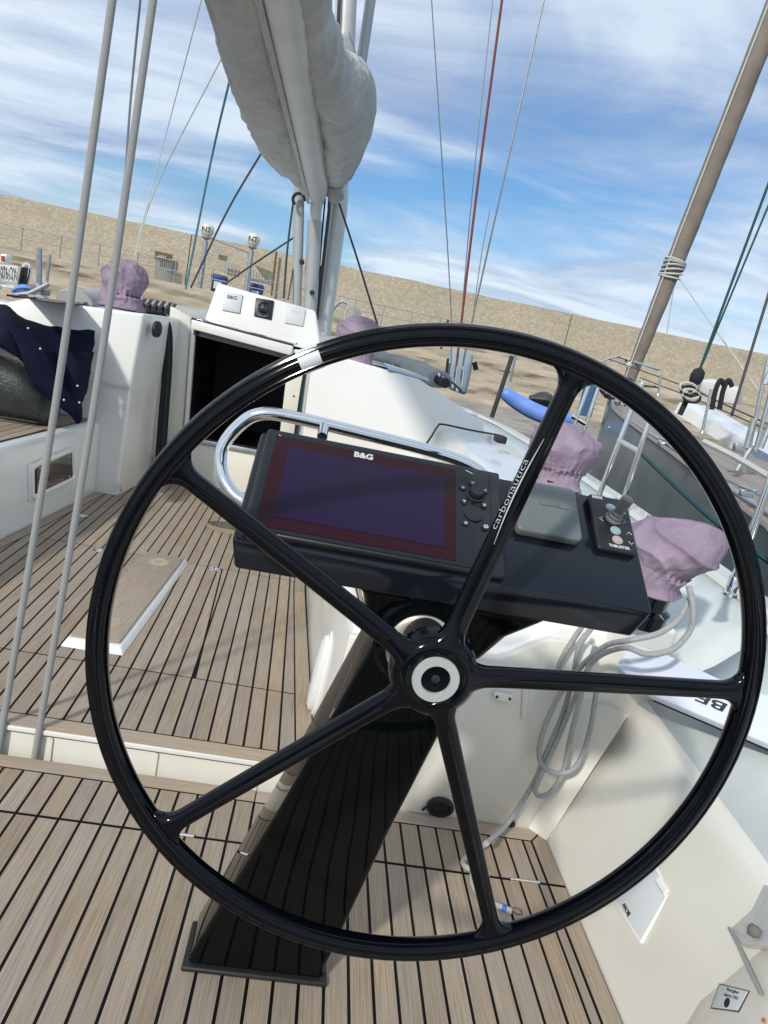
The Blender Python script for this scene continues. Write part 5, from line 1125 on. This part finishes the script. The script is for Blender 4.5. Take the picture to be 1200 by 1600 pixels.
# mast, boom, vang, sail bag
mp_ = [PY(507, 500, 9.5), PY(527, 330, 9.5), PY(541, 0, 9.5)]; mdir = (mp_[2]-mp_[0])
ms = thing('mast', mp_[0]-V((0, 0, .4)), 'tall grey mast rising behind the sail bag', 'mast')
def ring_at(c, ax, rx, ry, n=20, upv=(0, 1, 0)):
    ax = V(ax).normalized(); s = V(upv).cross(ax).normalized(); a = ax.cross(s); return [c+s*(rx*cos(2*pi*j/n))+a*(ry*sin(2*pi*j/n)) for j in range(n)]
mk('mast_tube', loft([ring_at(mp_[0]-V((0, 0, .45)), mdir, .125, .2), ring_at(mp_[1], mdir, .125, .2), ring_at(mp_[2], mdir, .125, .2), ring_at(mp_[2]+mdir*1.5, mdir, .12, .19)]), SPARL, ms, smooth=True)
mk('sail_track', tube([PY(495, 500, 9.28), PY(514, 330, 9.28), PY(530, 0, 9.28), PY(534, -80, 9.28)], .022, 6), DWIRE, ms)
mk('winch_handle_fitting', merge([lathe([(.03, 0), (.03, .09), (.02, .12)], PY(472, 410, 9.1), (0, -1, 0), n=12), lathe([(.03, 0), (.03, .09), (.02, .12)], PY(488, 458, 9.1), (0, -1, 0), n=12)]), RUB, ms, smooth=True)
mk('pulled_halyards', merge([tube(catmull([PY(x+dx, 500, 9.15), PY(x+dx+4, 420, 9.15), PY(x+dx+13, 310, 9.15)], 4), .012, 6) for x, dx in ((489, 0), (494, 1))]+[tube([PY(490, 425, 9.1)+V((.09*cos(q), 0, .12*sin(q))) for q in [i*pi/6 for i in range(12)]], .014, 5, closed=True)]), RBLK, ms)
sx_ = thing('furled_inner_sail', PY(577, 0, 9.9), 'thin grey spar to the right of the mast above the sail bag', 'spar')
mk('spar_tube', tube([PY(560, 130, 9.9), PY(579, 0, 9.9), PY(590, -70, 9.9)], .065, 12), SPAR, sx_, smooth=True)
vg = thing('boom_vang', PY(483, 510, 9.1), 'grey boom vang tubes under the boom left of the mast', 'vang')
mk('outer_tube', tube([PY(484, 505, 9.2), PY(492, 345, 9.0)], .085, 14), SPAR, vg, smooth=True); mk('inner_tube', tube([PY(489, 370, 9.05), PY(497, 300, 8.9)], .07, 14), SPARL, vg, smooth=True)
mk('side_tube', tube([PY(461, 520, 9.2), PY(466, 380, 9.1), PY(468, 262, 9.0)], .062, 12), SPAR, vg, smooth=True); mk('hook', tube([PY(467, 312, 8.9)+V((.07*cos(q), 0, .07*sin(q))) for q in [i*pi/6 for i in range(9)]], .02, 6), RUB, vg, smooth=True)
bm_ = thing('boom', PY(498, 312, 9.1), 'large pale grey boom seen from below, running aft from the mast', 'boom')
bs, be = V((-.56, 9.15, 3.06)), V((-.60, 1.9, 3.04)); 
def bsec(c, wv, hv): return [c+V((x, 0, z)) for x, z in ((-wv*.55, -hv), (-wv*.2, -hv*1.05), (wv*.55, -hv), (wv*.9, -hv*.6), (wv, 0), (wv*.8, hv), (-wv*.8, hv), (-wv, 0), (-wv*.9, -hv*.6))]
mk('boom_extrusion', loft([bsec(bs, .085, .12)]+[bsec(bs.lerp(be, t), .115, .14) for t in (.06, .3, .6, 1.0)]), SPARL, bm_, smooth=True, angle=50)
mk('side_flange', loft([[bs.lerp(be, t)+V((-.10-o, 0, zz_)) for o, zz_ in ((0, -.10), (.075, -.085), (.08, -.055), (0, -.05))] for t in (.02, .4, 1.0)]), SPARL, bm_, bevel=.006)
mk('side_flange', loft([[bs.lerp(be, t)+V((-.10+o, 0, zz_)) for o, zz_ in ((-.01, -.148), (.03, -.150), (.03, -.141), (-.01, -.141))] for t in (.02, .4, 1.0)]), GREYC, bm_)
sb = thing('sail_bag', V((-.6, 6, 3.0)), 'baggy grey canvas sail cover hanging on both sides of the boom', 'sail bag')
def lobe(st, name, seed, amp=.012):
    rings = []
    for (Y, cx, cz, rx, rz, tl_) in st:
        rings.append([(Y, cx, cz, rx, rz, tl_)])
    K = catmull([V((s[0], s[1], s[2])) for s in st], 22); K2 = catmull([V((s[3], s[4], s[5])) for s in st], 22)
    R = []
    for a, b in zip(K, K2):
        ring = []
        for j in range(64):
            q = 2*pi*j/64; x = cos(q)*b.x; z = sin(q)*b.y; x2 = x*cos(b.z)-z*sin(b.z); z2 = x*sin(b.z)+z*cos(b.z)
            p = V((a.y+x2, a.x, a.z+z2))
            nn = V((x2, 0, z2)).normalized()
            rg = 1-abs(noise.noise(V((p.x*2.2+seed, p.y*3.2+p.z*2.4, p.z*2.0))))*2
            rf = 1-abs(noise.noise(V((p.x*7+seed, p.y*5+p.z*6, p.z*2.5))))*2
            p += nn*(.024*max(0, rg)**3+amp*max(0, rf)**2+.035*noise.noise(p*1.8+V((seed, 0, 0))))
            ring.append(p)
        R.append(ring)
    return mk(name, loft(R), GREYC, sb, smooth=True, angle=180)
# y, cx, cz, rx, rz, tilt
lobe([(9.05, -.66, 3.30, .05, .08, 0), (8.6, -.70, 3.22, .13, .22, 0), (7.8, -.78, 3.20, .20, .28, .05), (6.9, -.84, 3.18, .25, .30, .05), (5.6, -.86, 3.16, .25, .28, .05), (4.4, -.83, 3.14, .22, .25, 0), (2.0, -.80, 3.14, .19, .22, 0)], 'port_side', 1.3, .004)
lobe([(9.35, -.50, 3.20, .06, .10, 0), (9.15, -.44, 3.42, .18, .30, 0), (8.7, -.40, 3.62, .25, .48, .0), (8.0, -.36, 3.56, .26, .50, 0), (7.0, -.34, 3.42, .24, .40, 0), (6.2, -.36, 3.28, .20, .28, 0), (5.4, -.42, 3.16, .15, .18, 0), (4.4, -.475, 3.12, .10, .15, 0), (2.0, -.48, 3.1, .09, .13, 0)], 'starboard_side', 7.7)
fl_ = [[PY(*p) for p in r] for r in ([(512, 40, 8.9), (530, 55, 9.1), (545, 48, 9.3)], [(520, 90, 8.6), (540, 90, 8.9), (560, 100, 9.2)], [(535, 150, 8.6), (555, 150, 8.8), (572, 160, 9.1)])]
patch('front_flap', fl_, HOODC, .02, 5, sb, thick=.01)
mk('bag_tail', tube(catmull([PY(517, 285, 9.0), PY(522, 298, 9.0), PY(526, 312, 9.05)], 3), [.09, .10, .11, .11, .10, .10, .09], 10), HOODC, sb, smooth=True)
for px, py in ((343, 60), (372, 150)):
    pass
for fx, fz in ((-.80, -.64), ):
    mk('seam', tube(catmull([V((cx+rx*fx, Y, cz+rz*fz)) for Y, cx, cz, rx, rz in ((8.6, -.70, 3.22, .13, .22), (7.8, -.78, 3.20, .20, .28), (6.9, -.84, 3.18, .25, .30), (5.6, -.86, 3.16, .25, .28), (4.4, -.83, 3.14, .22, .25), (2.0, -.80, 3.14, .19, .22))], 10), .012, 5), GREYC, sb)

for M_, d_ in ((GREYC, .06), (PURP, .03)):
    for n_ in M_.node_tree.nodes:
        if n_.type == 'BUMP': n_.inputs['Distance'].default_value = d_
# ------------------------------------------------------------------ render settings
S.render.engine = 'CYCLES'
S.cycles.max_bounces = 8; S.cycles.diffuse_bounces = 4; S.cycles.glossy_bounces = 5
